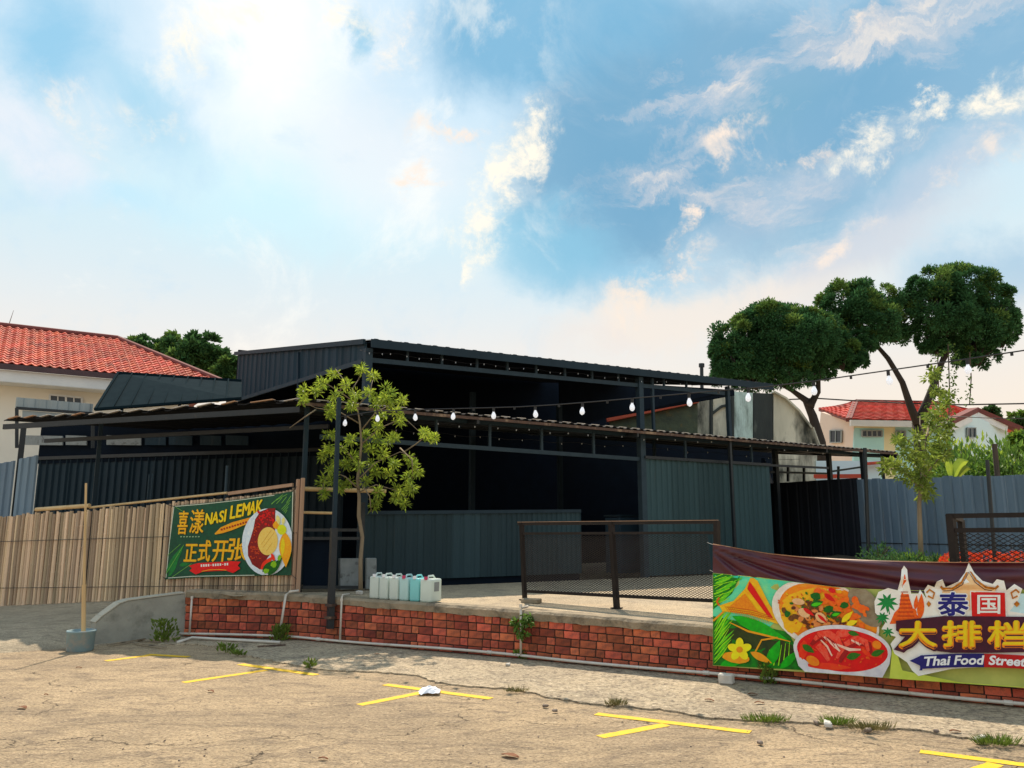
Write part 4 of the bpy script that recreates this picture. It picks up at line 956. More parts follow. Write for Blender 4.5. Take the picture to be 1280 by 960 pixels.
for u in (470, 545, 612, 677, 742, 857, 940):
    a = FP.p(u, chordz(u) - 1, .0); t = FP.u_at(a); top = eave(t).z - .08; mb = MB(); mb.beam(a, (a.x, a.y, top), .045, .045); mb.build('strut', m_truss, can)
def post(parent, pl, u, vtop, w, m=m_frame, off=0.0, zb=None, name='post'):
    c = pl.p(u, vtop, off); z0 = PZB(c.x) if zb is None else zb; mb = MB(); mb.beam((c.x, c.y, z0 - .01), (c.x, c.y, c.z), w, w); return mb.build(name, m, parent)
post(can, FP, 384, 509, .065, m_slate, .1); post(can, FP, 801, 543, .13, m_truss)
post(can, FP, 912, 551, .06, m_frame, .25); post(can, FP, 1035, 560, .10, m_frame, -.6); post(can, FP, 1077, 563, .09, m_frame, .2); post(can, FP, 968, 556, .11, m_frame, -1.2); post(can, FP, 1102, 565, .06, m_frame, -1.2)
# purlins below the roof
for k in (1.0, 2.2, 3.4):
    mb = MB(); a = eave(t0 + .3) + BACK * (OV + k) + rise * (k / DEP) - Vector((0, 0, .05)); b = eave(t1 - .05) + BACK * (OV + k) + rise * (k / DEP) - Vector((0, 0, .05)); mb.beam(a, b, .05, .06); mb.build('purlin', m_frame, can)
for (u, k) in ((1122, 0), (1035, 0), (800, 0), (600, 0)):
    t = FP.u_at(FP.p(u, 560, OV)) - .04; mb = MB(); a = eave(t) - Vector((0, 0, .09)); mb.beam(a, a + BACK * DEP + rise, .05, .1); mb.build('rafter', m_frame, can)
# low rail frames seen against the light at the right
mb = MB()
for (u0, v0, u1, v1) in ((962, 590, 1035, 592), (1035, 590, 1075, 584), (985, 583, 985, 602), (1048, 583, 1048, 600), (1005, 583, 1005, 602)):
    mb.beam(FP.p(u0, v0, -1.2), FP.p(u1, v1, -1.2), .05, .05)
mb.build('rail_frame', m_frame, can)

# ---- half-height sheet wall and sliding door
hw = thing('half_wall', 'waist-high blue-grey corrugated sheet wall behind the jerrycans and the slim tree', 'wall')
ta, tb_ = fx(452), fx(725); n = 8
ztopL = FP.p(545, 643.5).z; ztopR = FP.p(725, 640).z
for i in range(n):
    q0, q1 = i / n, (i + 1) / n; A_ = FP.at(ta + (tb_ - ta) * q0, 0, .003 * (i % 2)); B_ = FP.at(ta + (tb_ - ta) * q1 + .02, 0, .003 * (i % 2))
    zt = ztopL + (ztopR - ztopL) * q0
    corrugated('wall_sheet', A_, B_, PZB(A_.x) + .13, zt, PZB(B_.x) + .13, zt, m_half, hw, .22 if i < 5 else .11, .016, sharp=.55 if i < 5 else .35)
mb = MB(); mb.beam(FP.at(ta, ztopL + .02, .01), FP.at(tb_, ztopR + .02, .01), .06, .06); mb.build('top_rail', m_slate, hw)
mb = MB(); mb.beam(FP.at(ta, PZB(0) + .06, -.06), FP.at(tb_, PZB(2) + .06, -.06), .03, .14); mb.build('shaded_gap_strip', m_dark, hw)  # dark strip added for the shaded gap below the sheets
dr = thing('sliding_door', 'tall teal-grey corrugated sliding door panel closing the right part of the eatery front', 'door')
ta, tb_ = fx(805), fx(963); n = 5
zt0 = FP.p(805, 573.5, .03).z; zt1 = FP.p(963, 583, .03).z
for i in range(n):
    q0, q1 = i / n, (i + 1) / n; A_ = FP.at(ta + (tb_ - ta) * q0, 0, .03 + .004 * (i % 2)); B_ = FP.at(ta + (tb_ - ta) * q1 + .01, 0, .03 + .004 * (i % 2))
    corrugated('door_sheet', A_, B_, PZB(A_.x) + .03, zt0 + (zt1 - zt0) * q0, PZB(B_.x) + .03, zt0 + (zt1 - zt0) * q1, m_sheet, dr, .155, .022, sharp=.4)
mb = MB(); mb.beam(FP.at(ta, zt0 + .03, .07), FP.at(tb_, zt1 + .03, .07), .05, .06); mb.build('door_track', m_frame, dr)
mb = MB()
for t in (ta + .02, tb_ - .02): mb.beam(FP.at(t, PZB(3) + .03, .0), FP.at(t, zt0, .0), .04, .05)
mb.build('door_frame', m_frame, dr)

# ---- main hall behind and above
hall = thing('main_hall', 'tall dark corrugated hall with slanted gable cladding rising behind the front canopy', 'hall')
HO = -1.3
HP = Plane(FP.a + BACK * 1.3, FP.a + BACK * 1.3 + FP.d); HP.d = FP.d
hC = HP.p(460, 427); hR = HP.p(960, 482)
tC, tR = HP.u_at(hC), HP.u_at(hR)
SPL = Plane(HP.at(tC, 0), HP.at(tC, 0) + BACK); sn = SPL.n
def sp(u, v): return SPL.p(u, v)
hL = sp(297, 442); back_d = (Vector((hL.x, hL.y, 0)) - Vector((hC.x, hC.y, 0))).length
rz = (hL.z - hC.z) / back_d
DH = back_d
print('HALL', hC, hL, back_d, hR)
n = 18
for i in range(n):
    q0, q1 = i / n, (i + 1) / n
    a = HP.at(tC + (tR - tC) * q0, hC.z + (hR.z - hC.z) * q0, .15); b = HP.at(tC + (tR - tC) * q1, hC.z + (hR.z - hC.z) * q1, .15)
    up = Vector((0, 0, rz * DH)); roofsheet('roof_sheet', a, b, b + BACK * DH + up, a + BACK * DH + up, m_slate, hall, .25, .03)
mb = MB(); up = Vector((0, 0, rz * DH)); a, b = HP.at(tC + .02, hC.z - .05, .14), HP.at(tR - .02, hR.z - .05, .14)
mb.prism([a, b, b + BACK * DH + up, a + BACK * DH + up], (0, 0, .02)); mb.build('light_block_deck', m_dark, hall)  # deck added below the sheets to close off stripes of light
mb = MB(); a = HP.at(tC, hC.z - .06, .16); b = HP.at(tR, hR.z - .06, .16); mb.beam(a, b, .03, .16); mb.build('eave_fascia', m_slate, hall)
c0 = HP.p(460, 450); c1 = HP.p(905, 492); mb = MB(); mb.beam(c0, c1, .06, .09); mb.build('truss_chord', m_truss, hall)
for u in (509, 552, 596, 634, 670, 706, 740, 773, 830, 858):
    v = 450 + (492 - 450) * (u - 460) / 445; a = HP.p(u, v); t = HP.u_at(a); mb = MB(); mb.beam(a, HP.at(t, hC.z + (hR.z - hC.z) * (t - tC) / (tR - tC) - .06), .045, .045); mb.build('strut', m_truss, hall)
for (u, w) in ((460, .14), (799, .13), (815, .06), (909, .09)): post(hall, HP, u, 436 + (u - 460) * .105, w, m_truss)
# gable cladding: upright corrugated sheets between roof edge and slanted lower rail
m_ = 9
for i in range(m_):
    q0, q1 = i / m_, (i + 1) / m_
    u0 = 457 + (297 - 457) * q0; u1 = 457 + (297 - 457) * q1
    A_, B_ = sp(u0, 480), sp(u1, 480)
    tp = lambda u: 427.5 + (442 - 427.5) * (457 - u) / 160 + 1; bt = lambda u: 452 + (501 - 452) * (457 - u) / 160
    corrugated('gable_sheet', A_, B_, sp(u0, bt(u0)).z, sp(u0, tp(u0)).z, sp(u1, bt(u1)).z, sp(u1, tp(u1)).z, m_gable, hall, .5, .03, sharp=.3)
mb = MB(); mb.beam(sp(457, 452) + sn * .05, sp(297, 501) + sn * .05, .05, .09); mb.build('gable_rail', m_truss, hall)
mb = MB(); mb.beam(sp(376, 441) + sn * .05, sp(376, 500) + sn * .05, .06, .06); mb.build('gable_post', m_gable, hall)
mb = MB(); mb.beam(sp(459, 427.5) + sn * .06, sp(296, 442.2) + sn * .06, .05, .1); mb.build('gable_trim', m_slate, hall)
# dark enclosing walls of the hall
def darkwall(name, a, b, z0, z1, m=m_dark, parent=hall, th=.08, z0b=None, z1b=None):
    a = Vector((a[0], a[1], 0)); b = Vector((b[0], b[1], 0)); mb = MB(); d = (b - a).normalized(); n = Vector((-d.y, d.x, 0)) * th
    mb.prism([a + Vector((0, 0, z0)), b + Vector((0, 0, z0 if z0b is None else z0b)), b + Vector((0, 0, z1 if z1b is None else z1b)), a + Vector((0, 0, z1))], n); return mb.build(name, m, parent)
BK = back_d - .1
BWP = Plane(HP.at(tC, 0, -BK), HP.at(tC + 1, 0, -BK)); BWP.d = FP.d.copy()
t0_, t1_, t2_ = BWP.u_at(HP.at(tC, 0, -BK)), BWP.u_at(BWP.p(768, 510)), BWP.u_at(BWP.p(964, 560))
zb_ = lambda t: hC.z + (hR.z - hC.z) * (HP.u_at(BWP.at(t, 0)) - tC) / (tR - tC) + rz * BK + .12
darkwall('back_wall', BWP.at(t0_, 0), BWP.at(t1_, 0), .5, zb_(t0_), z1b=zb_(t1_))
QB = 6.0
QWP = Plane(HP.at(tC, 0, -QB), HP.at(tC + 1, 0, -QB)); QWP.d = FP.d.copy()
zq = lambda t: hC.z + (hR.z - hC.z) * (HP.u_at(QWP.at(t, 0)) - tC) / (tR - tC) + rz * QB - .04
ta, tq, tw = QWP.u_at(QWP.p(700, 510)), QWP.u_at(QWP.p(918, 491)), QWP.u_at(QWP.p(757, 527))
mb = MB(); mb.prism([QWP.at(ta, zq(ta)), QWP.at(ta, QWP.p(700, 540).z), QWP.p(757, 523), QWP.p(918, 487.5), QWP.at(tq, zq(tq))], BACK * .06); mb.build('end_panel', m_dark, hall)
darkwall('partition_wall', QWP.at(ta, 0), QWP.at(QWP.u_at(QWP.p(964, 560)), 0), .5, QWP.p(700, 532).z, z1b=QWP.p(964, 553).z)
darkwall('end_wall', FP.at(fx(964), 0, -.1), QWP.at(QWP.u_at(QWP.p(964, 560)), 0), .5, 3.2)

# ---- left canopy above the bamboo fence
lc = thing('left_canopy', 'low lean-to canopy with overlapping rusty roof sheets above the bamboo fence', 'canopy')
K0 = FP.at(KX - .1, 0, .35)
LP = Plane(K0, K0 + FL.d); LP.d = FL.d.copy()
LEV = [(372, 501), (300, 504), (240, 509), (180, 514), (120, 518), (60, 521), (5, 524), (-150, 532)]
def lev(u, off=0.0): return LP.p(u, interp(LEV, u), off)
ub = [376, 345, 297, 268, 236, 206, 178, 152, 128, 105, 84, 64, 45, 25, 5]
LB = -LP.n
for a_, b_ in zip(ub, ub[1:]):
    a = lev(a_) + Vector((0, 0, .018)); b = lev(b_) - Vector((0, 0, .028)); up = Vector((0, 0, .35))
    roofsheet('roof_sheet', a, b, b + LB * 4.5 + up, a + LB * 4.5 + up, m_roofun, lc, .2, .012)
    mb = MB(); mb.beam(a.lerp(b, .05) + Vector((0, 0, .02)) + LP.n * .01, a.lerp(b, .62) + Vector((0, 0, .01)) + LP.n * .01, .09, .012); mb.build('sunlit_edge_strip', m_edge_sun if (a_ % 2) else m_zinc_sun, lc)  # pale strips painting the sunlit parts of the sheet edges
mb = MB(); mb.beam(lev(376) - Vector((0, 0, .14)), lev(6) - Vector((0, 0, .14)), .05, .09); mb.build('eave_beam', m_frame, lc)
mb = MB(); mb.beam(lev(376) - Vector((0, 0, .3)) + LB * .9, lev(6) - Vector((0, 0, .3)) + LB * .9, .05, .07); mb.build('inner_beam', m_frame, lc)
for u in (30, 127): post(lc, LP, u, interp(LEV, u) + 8, .07 if u == 127 else .1, m_slate if u == 127 else m_frame, -1.15 if u == 127 else -1.2, .3)
# back wall of the lean-to: dark ribbed sheets with a pale upper band
BLP = Plane(LP.a + LB * 4.6, LP.a + LB * 4.6 + FL.d); BLP.d = FL.d.copy()
bw_ = thing('rear_sheet_wall', 'dark ribbed sheet wall under the left canopy seen over the bamboo fence', 'wall')
ta, tb_ = BLP.u_at(BLP.p(430, 600)), BLP.u_at(BLP.p(46, 600)); n = 9
zt_ = BLP.p(200, 570).z
for i in range(n):
    A_ = BLP.at(ta + (tb_ - ta) * i / n, 0); B_ = BLP.at(ta + (tb_ - ta) * (i + 1) / n, 0)
    corrugated('wall_sheet', A_, B_, .4, zt_, .4, zt_, m_slate, bw_, .205, .05, sharp=.04)
for i, (u0, u1) in enumerate(((28, 78), (82, 108), (133, 176), (181, 207), (211, 240), (250, 276), (282, 310))):
    a, b = BLP.p(u0, 544, .16), BLP.p(u1, 545, .16); a2, b2 = BLP.p(u0, 556, .16), BLP.p(u1, 556.5, .16); mb = MB(); mb.prism([a2, b2, b, a], -LP.n * .03); mb.build('pale_panel', m_grey if i < 3 else m_gable, bw_)
mb = MB(); mb.beam(BLP.at(ta, zt_ + .03, .03), BLP.at(tb_, zt_ + .03, .03), .08, .08); mb.build('top_rail', m_frame, bw_)
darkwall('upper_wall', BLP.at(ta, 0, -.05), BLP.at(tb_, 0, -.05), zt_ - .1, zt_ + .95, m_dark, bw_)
# steel blue sheets at the far left
ls = thing('blue_sheet_fence', 'steel blue corrugated sheets standing behind the left end of the bamboo fence', 'fence')
SP2 = Plane(FL.at(0, 0, -.9), FL.at(1, 0, -.9)); SP2.d = FL.d.copy()
for (u0, u1, v0, v1) in ((45, 21, 569, 574), (17, -18, 576, 582), (-18, -70, 582, 590)):
    A_, B_ = SP2.p(u0, 600), SP2.p(u1, 600); corrugated('fence_sheet', A_, B_, .2, SP2.p(u0, v0).z, .2, SP2.p(u1, v1).z, m_fence, ls, .17, .03, sharp=.35)
# crates on the deck behind the fence
CRP = Plane(FL.at(0, 0, -1.6), FL.at(1, 0, -1.6))
for k in range(3):
    c = CRP.p(68, 640); mb = MB(); w_, d_, h_ = .34, .30, .20; z = 1.55 + .215 * (k - 1); cc = Vector((c.x, c.y, z)); rot = math.atan2(FL.d.y, FL.d.x)
    mb.box(cc, w_, d_, h_, rot)
    for q in (-.09, .0, .09): mb.box(cc + Vector((0, 0, q)), w_ + .03, d_ + .03, .025, rot)
    o = mb.build('plastic_crate', m_navyp); tag(o, ['navy plastic crate at the bottom of the stack behind the bamboo fence', 'navy plastic crate in the middle of the stack behind the bamboo fence', 'navy plastic crate on top of the stack behind the bamboo fence'][k], 'crate', 'stacked navy crates')
c = CRP.p(68, 640); mb = MB(); mb.box((c.x, c.y, .85), .5, .45, .96, rot); 
for q in (-.2, .2): mb.box((c.x + q, c.y, .36), .06, .4, .1, rot)
mb.box((c.x, c.y, 1.335), .56, .5, .02, rot); tag(mb.build('cupboard', m_slate), 'dark cupboard carrying the stack of crates behind the bamboo fence', 'cupboard')

# ---- netted awning between left house and hall
aw = thing('netted_awning', 'slanted dark green netted awning frame below the red roof of the left house', 'awning')
a0, a1 = AD(119, 514, 17.6), AD(302, 500, 18.9); b1, b0 = AD(302, 477.5, 20.7), AD(148, 467.5, 19.6)
mb = MB(); nr = (a1 - a0).cross(b0 - a0).normalized(); mb.prism([a0, a1, b1, b0], nr * .02); mb.build('netting', m_netting, aw)
nr = -nr if nr.y > 0 else nr
mb = MB(); mb.beam(a0 + nr * .04, b0 + nr * .04, .05, .05); mb.beam(b0 + nr * .04, b1 + nr * .04, .05, .05); mb.beam(a0 + nr * .05, a1 + nr * .05, .05, .05); mb.build('edge_frame', m_netrib, aw)
for i in range(1, 9):
    q = i / 9; mb = MB(); mb.beam(a0.lerp(a1, q) + nr * .05, b0.lerp(b1, q) + nr * .05, .035, .05); mb.build('rafter', m_netrib, aw)
mb = MB()
for i in range(60): q = i / 59; mb.beam(b0.lerp(b1, q) + Vector((0, 0, .03 if i % 2 else -.01)), b0.lerp(b1, min(1, q + .011)) + Vector((0, 0, .03 if i % 2 else -.01)), .04, .03)
stuff(mb.build('wavy_edge', m_slate, aw))
for q in (.05, .5, .95):
    a = b0.lerp(b1, q); mb = MB(); mb.beam((a.x, a.y, .5), a, .07, .07); mb.build('post', m_frame, aw)
gp = thing('grey_parapet', 'light grey ribbed metal parapet in front of the left house wall', 'parapet')
PPL = Plane(AD(20, 500, 17.5), AD(117, 500, 18.3))
corrugated('parapet_sheet', PPL.p(20, 500), PPL.p(117, 500), PPL.p(20, 511).z, PPL.p(20, 496.5).z, PPL.p(117, 516.5).z, PPL.p(117, 505).z, m_lgrey, gp, .22, .02, sharp=.5)
mb = MB(); mb.beam(PPL.p(20, 510, .05), PPL.p(117, 517, .05), .06, .06); mb.beam(PPL.p(21, 510, .05), PPL.p(21, 560, .05), .07, .07); mb.beam(PPL.p(116, 517, .05), PPL.p(116, 560, .05), .07, .07); mb.build('support_frame', m_frame, gp)
mb = MB(); mb.prism([PPL.p(28, 513, .02), PPL.p(106, 519, .02), PPL.p(106, 527, .02), PPL.p(28, 527, .02)], PPL.n * .02); mb.build('lower_panel', m_lgrey, gp)

cb = GP(779, 722); cb.z = .62; rotc = math.atan2(FP.d.y, FP.d.x); cc = AD(779, 640, 17.6)
cab = thing('tall_cabinet', 'dim blue cabinet standing inside the opening left of the sliding door', 'cabinet')
mb = MB(); mb.box((cc.x, cc.y, .62 + .62), .62, .5, 1.16, rotc); o = mb.build('body', m_cabinet, cab); bevel(o, .01, 1)
mb = MB(); mb.box((cc.x, cc.y, 1.86), .66, .54, .04, rotc); mb.build('top', m_slate, cab); mb = MB(); q = Vector((cc.x, cc.y, 1.25)) + FP.n * .265; mb.box(q, .56, .02, 1.0, rotc); d_ = mb.build('door', m_cabinet, cab); mb = MB(); mb.box(q + FP.n * .02 + FP.d * .22, .02, .02, .2, rotc); mb.build('handle', m_zinc_sun, d_)
for i, (u, D_, lab) in enumerate(((560, 19, 'dark folding table deep inside the eatery above the half wall, left one'), (655, 20, 'dark folding table deep inside the eatery above the half wall, right one'))):
    c = AD(u, 640, D_); tt_ = thing('dining_table', lab, 'table'); mb = MB(); mb.box((c.x, c.y, 1.37), 1.2, .7, .03, rotc); mb.build('tabletop', m_cabinet, tt_)
    for sx in (-.5, .5):
        for sy in (-.28, .28): q = Vector((c.x, c.y, 0)) + FP.d * sx + FP.n * sy; mb = MB(); mb.tube([(q.x, q.y, .62), (q.x, q.y, 1.36)], .018, 6); mb.build('leg', m_slate, tt_)
for u in (590, 700):
    c = AD(u, 600, 19.5 + (u - 590) / 60); mb = MB(); mb.beam((c.x, c.y, .62), (c.x, c.y, 4.9), .12, .12); tag(mb.build('steel_column', m_slate), 'dim steel column inside the hall, the %s of two' % ('left' if u < 650 else 'right'), 'column')
# ---- black mesh gate and timber rails beside the banner post
gt = thing('steel_gate_panel', 'black steel gate panel between the bamboo fence post and the slim tree', 'gate')
GPL = Plane(FL.at(-.02, 0, -.05), FL.at(-.02, 0, -.05) + FP.d)
gA = GPL.p(377, 662); gB = GPL.p(455, 662)
zb = PZ(gA.x)
for (u, w) in ((377.5, .045), (454, .055)):
    c = GPL.p(u, 661 if u < 400 else 628); mb = MB(); mb.beam((c.x, c.y, zb), (c.x, c.y, c.z), w, w); mb.build('upright', m_frame, gt)
for v in (662.5, 673, 734):
    mb = MB(); mb.beam(GPL.p(378, v), GPL.p(453, v), .04, .045); mb.build('rail', m_frame, gt)
mb = MB(); mb.prism([GPL.p(379, 733, -.05), GPL.p(420, 733, -.05), GPL.p(420, 675, -.05), GPL.p(379, 675, -.05)], -GPL.n * .01); mb.build('infill_sheet', m_dark, gt)
br = thing('bamboo_rails', 'two yellow bamboo rails running from the fence post to the tall black pole', 'rail')
mb = MB(); mb.tube([GPL.p(376, 611, -.1), GPL.p(482, 614, -.1)], .035, 9); mb.build('rail', m_bamboo2, br)
mb = MB(); mb.tube([GPL.p(376, 640.5, -.08), GPL.p(420, 641.5, -.08)], .022, 9); mb.build('rail', m_bamboo2, br)
for (u0, u1, v0, v1, th, lab) in ((425, 452, 698, 739, .09, 'large grey speckled cement board leaning behind the black pole'), (458, 471, 697.5, 722, .06, 'small pale grey board propped beside the tree trunk')):
    a = GPL.p(u0, v1, -.15); b = GPL.p(u1, v1, -.15); c = GPL.p(u1, v0, -.15); d = GPL.p(u0, v0, -.15)
    z = PZ(a.x) - .0; 
    a.z = b.z = z
    mb = MB(); mb.prism([a, b, c, d], -GPL.n * th); o = mb.build('cement_board', m_grey); bevel(o, .01, 1); tag(o, lab, 'board')
# tall black pole on the face of the wall
bp_ = thing('black_pole', 'tall black pole bolted to the face of the brick wall beneath the slim tree', 'pole')
tt = wt(417, 787); p, d, n_ = wpos(tt); BPp = Plane(p + n_ * .07, p + n_ * .07 + d)
zb = BPp.p(417, 786).z; ztp = BPp.p(423, 497).z; c = p + n_ * .075
mb = MB(); mb.beam((c.x, c.y, zb), (c.x, c.y, 1.6), .085, .085); mb.build('lower_post', m_frame, bp_)
mb = MB(); mb.beam((c.x, c.y, 1.6), (c.x, c.y, ztp), .055, .055); mb.build('upper_post', m_slate, bp_)
POLE_TOP = Vector((c.x, c.y, BPp.p(423, 522).z))
mb = MB()
for z in (zb + .15, zb + .32): mb.box((c.x, c.y, z), .12, .12, .035, math.atan2(d.y, d.x))
mb.build('bracket', m_rust, bp_)

# =================================================================== RAILINGS
def meshpanel(name, P4, m, parent, pitch=.055, th=.0035, stretch=.5):
    """expanded-metal diamonds in the quad P4 = bottom-left, bottom-right, top-right, top-left"""
    a, b, c, d = P4; W_ = (b - a).length; Hh = (d - a).length; ex = (b - a) / W_; ey = (d - a) / Hh; mb = MB(); px_, py_ = pitch, pitch * stretch
    # clipped diagonal lines
    s_ = py_ / px_; 
    nn = ex.cross(ey) * .004
    k = -int(Hh / s_ / px_) - 1
    for sg in (1, -1):
        x = -Hh / s_ if sg == 1 else 0
        while x < (W_ if sg == 1 else W_ + Hh / s_):
            # line: starts at (x,0) direction (sg, s_)
            x0, y0 = x, 0; x1, y1 = x + sg * Hh / s_, Hh
            if x0 < 0: y0 += (0 - x0) * s_; x0 = 0
            if x0 > W_: y0 += (x0 - W_) * s_; x0 = W_
            if x1 > W_: y1 -= (x1 - W_) * s_; x1 = W_
            if x1 < 0: y1 -= (0 - x1) * s_; x1 = 0
            if y1 - y0 > .01:
                A_ = a + ex * x0 + ey * y0 + nn * sg * .3; B_ = a + ex * x1 + ey * y1 + nn * sg * .3; mb.beam(A_, B_, th * 1.5, th, up=ex.cross(ey))
            x += px_
    return stuff(mb.build(name, m, parent))
rl = thing('mesh_railing', 'brown-black steel railing with expanded mesh standing on the wall left of the Thai banner', 'railing')
RA, RB = GP(655, 751), GP(893, 772)
RP = Plane(RA, RB)
def rp(u, v, off=0): return RP.p(u, v, off)
tilt = .03
for (ub_, vb, utp, vt, w) in ((656, 750, 652, 653, .06), (771, 760.5, 764, 652, .07), (897, 773, 896, 651, .065)):
    a = RP.p(ub_, vb); b = RP.p(utp, vt); mb = MB(); mb.beam(a, b, w, w * .8); mb.build('post', m_railing, rl)
    mb = MB(); mb.box(a + Vector((0, 0, .006)), .12, .12, .012, math.atan2(RP.d.y, RP.d.x)); mb.build('base_plate', m_railing, rl)
for (u0, v0, u1, v1, w) in ((648, 654.5, 897, 652, .05), (654, 667, 895, 666, .035), (658, 739, 893, 751, .04)):
    mb = MB(); mb.beam(rp(u0, v0), rp(u1, v1), .045, w); mb.build('rail', m_railing, rl)
mb = MB(); mb.beam(rp(648, 652.6), rp(897, 650.2), .055, .006); mb.build('cap_strip', m_timber, rl)
meshpanel('mesh_panel', (rp(658, 737), rp(769, 743), rp(765, 669), rp(655, 669)), m_railing, rl)
meshpanel('mesh_panel', (rp(774, 743), rp(893, 749), rp(893, 668), rp(768, 669)), m_railing, rl)
r2 = thing('corner_railing', 'thick brown-black steel railing with diamond mesh behind the right half of the Thai banner', 'railing')
QP = Plane(wpos(wt(1180), -.16)[0], wpos(wt(1300), -.16)[0])
def qp(u, v, off=0): return QP.p(u, v, off)
for (u, w) in ((1188, .07), (1330, .07)):
    c = qp(u, 643); mb = MB(); mb.beam((c.x, c.y, PZ(c.x)), c, w, .06); mb.build('post', m_railing, r2)
for (u0, v0, u1, v1, w) in ((1183, 645, 1330, 643, .045), (1190, 663, 1330, 662, .045), (1190, 735, 1330, 742, .045)):
    mb = MB(); mb.beam(qp(u0, v0), qp(u1, v1), .05, w); mb.build('rail', m_railing, r2)
c = qp(1201, 650, -.25); mb = MB(); mb.beam((c.x, c.y, PZ(c.x)), c, .05, .05); mb.beam(c, qp(1189, 645), .05, .05); mb.build('return_post', m_railing, r2)
meshpanel('mesh_panel', (qp(1192, 733), qp(1328, 740), qp(1328, 665), qp(1192, 666)), m_railing, r2, .07, .005, .6)

# =================================================================== RIGHT SIDE FENCE AND PLANTING
rf = thing('steel_blue_fence', 'tall steel blue sheet fence standing behind the young tree at the right', 'fence')
R0, R1 = AD(1035, 600, 20.5), AD(1282, 600, 16.2)
RFP = Plane(R0, R1); RFP.d = (Vector((R1.x, R1.y, 0)) - Vector((R0.x, R0.y, 0))).normalized()
def rt(u, v=620): return RFP.u_at(RFP.p(u, v))
ta, tb_ = rt(1072), rt(1420); t = ta; i = 0; rg = random.Random(4)
TOPR = [(960, 602), (1080, 599), (1180, 596), (1280, 593), (1500, 587)]
while t < tb_:
    w = .225; A_ = RFP.at(t, 0, rg.uniform(-.01, .012)); B_ = RFP.at(t + w + .015, 0, rg.uniform(-.004, .02)); u = px(RFP.at(t, 2.8))[0]; u2 = px(RFP.at(t + w, 2.8))[0]
    j = rg.uniform(-.02, .02); lean = .06
    z1, z2 = RFP.p(u, interp(TOPR, u)).z + j, RFP.p(u2, interp(TOPR, u2)).z + j
    o = corrugated('fence_sheet', A_, B_, .5, z1, .5, z2, m_fence, rf, .24, .03, sharp=.62); t += w
mb = MB(); mb.beam(RFP.at(ta, 1.25, .03), RFP.at(tb_, 1.25, .03), .02, .02); mb.build('low_rail', m_wire, rf)
df = thing('shaded_sheet_fence', 'sheet fence with shade put into its colour under the right end of the canopy', 'fence')
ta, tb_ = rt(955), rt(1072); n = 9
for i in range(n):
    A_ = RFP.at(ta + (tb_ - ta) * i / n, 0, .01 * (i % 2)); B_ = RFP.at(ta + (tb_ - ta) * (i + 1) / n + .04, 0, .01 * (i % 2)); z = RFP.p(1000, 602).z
    corrugated('fence_sheet', A_, B_, .5, z, .5, z, m_fence_shaded, df, .24, .03, sharp=.6)
# soil bed with ground cover
mb = MB(); rg = random.Random(9)
a, b = RFP.at(rt(1035), 0, .05), RFP.at(rt(1420), 0, .05)
nx = 30
for i in range(nx + 1):
    q = a.lerp(b, i / nx)
    for j in range(6): p_ = q + RFP.n * (.0 + j * .5); mb.v.append((p_.x, p_.y, .62 + (.30 if j < 3 else .1 if j == 3 else -.02) + rg.uniform(-.04, .04) - (.15 if j == 5 else 0)))
for i in range(nx):
    for j in range(5): k = i * 6 + j; mb.f.append((k, k + 6, k + 7, k + 1))
struct(mb.build('planting_bed_soil', m_earth, smooth=True))

# ---------------------------------------------------------------- foliage helpers
def leaf(mb, p, d, L_, w, rg, fold=.25):
    d = Vector(d).normalized(); s_ = d.cross(Vector((rg.uniform(-1, 1), rg.uniform(-1, 1), rg.uniform(.2, 1)))).normalized(); u_ = s_.cross(d)
    n = len(mb.v); p = Vector(p)
    mb.v += [tuple(p), tuple(p + d * L_ * .45 + s_ * w / 2 + u_ * w * fold), tuple(p + d * L_ - u_ * L_ * .08), tuple(p + d * L_ * .45 - s_ * w / 2 + u_ * w * fold)]
    mb.f.append((n, n + 1, n + 2)); mb.f.append((n, n + 2, n + 3))
def rv(rg):
    while True:
        v = Vector((rg.uniform(-1, 1), rg.uniform(-1, 1), rg.uniform(-1, 1)))
        if .05 < v.length < 1: return v.normalized()
def cluster(mb, c, r_, n, L_, w, rg, up=.2, droop=0):
    for _ in range(n):
        v = rv(rg); v = Vector((v.x, v.y, v.z + up)).normalized(); leaf(mb, Vector(c) + v * r_ * rg.uniform(.0, .55), v + Vector((0, 0, -droop)), L_ * rg.uniform(.7, 1.25), w * rg.uniform(.8, 1.2), rg)
def bush(root, pos, rx, rz_, n, L_, w, m, seed, name='foliage', stems=5, ms=m_bark):
    rg = random.Random(seed); mb = MB()
    for _ in range(n):
        v = rv(rg); q = Vector(pos) + Vector((v.x * rx, v.y * rx, abs(v.z) * rz_)) * rg.uniform(.35, 1.0); leaf(mb, q, v + Vector((0, 0, .3)), L_ * rg.uniform(.6, 1.3), w, rg)
    stuff(mb.build(name, m, root)); mb = MB()
    for _ in range(stems): v = rv(rg); mb.tube([pos, Vector(pos) + Vector((v.x * rx * .3, v.y * rx * .3, rz_ * .4)), Vector(pos) + Vector((v.x * rx * .7, v.y * rx * .7, rz_ * .8))], [.012, .009, .004], 5)
    mb.build('stem', ms, root)

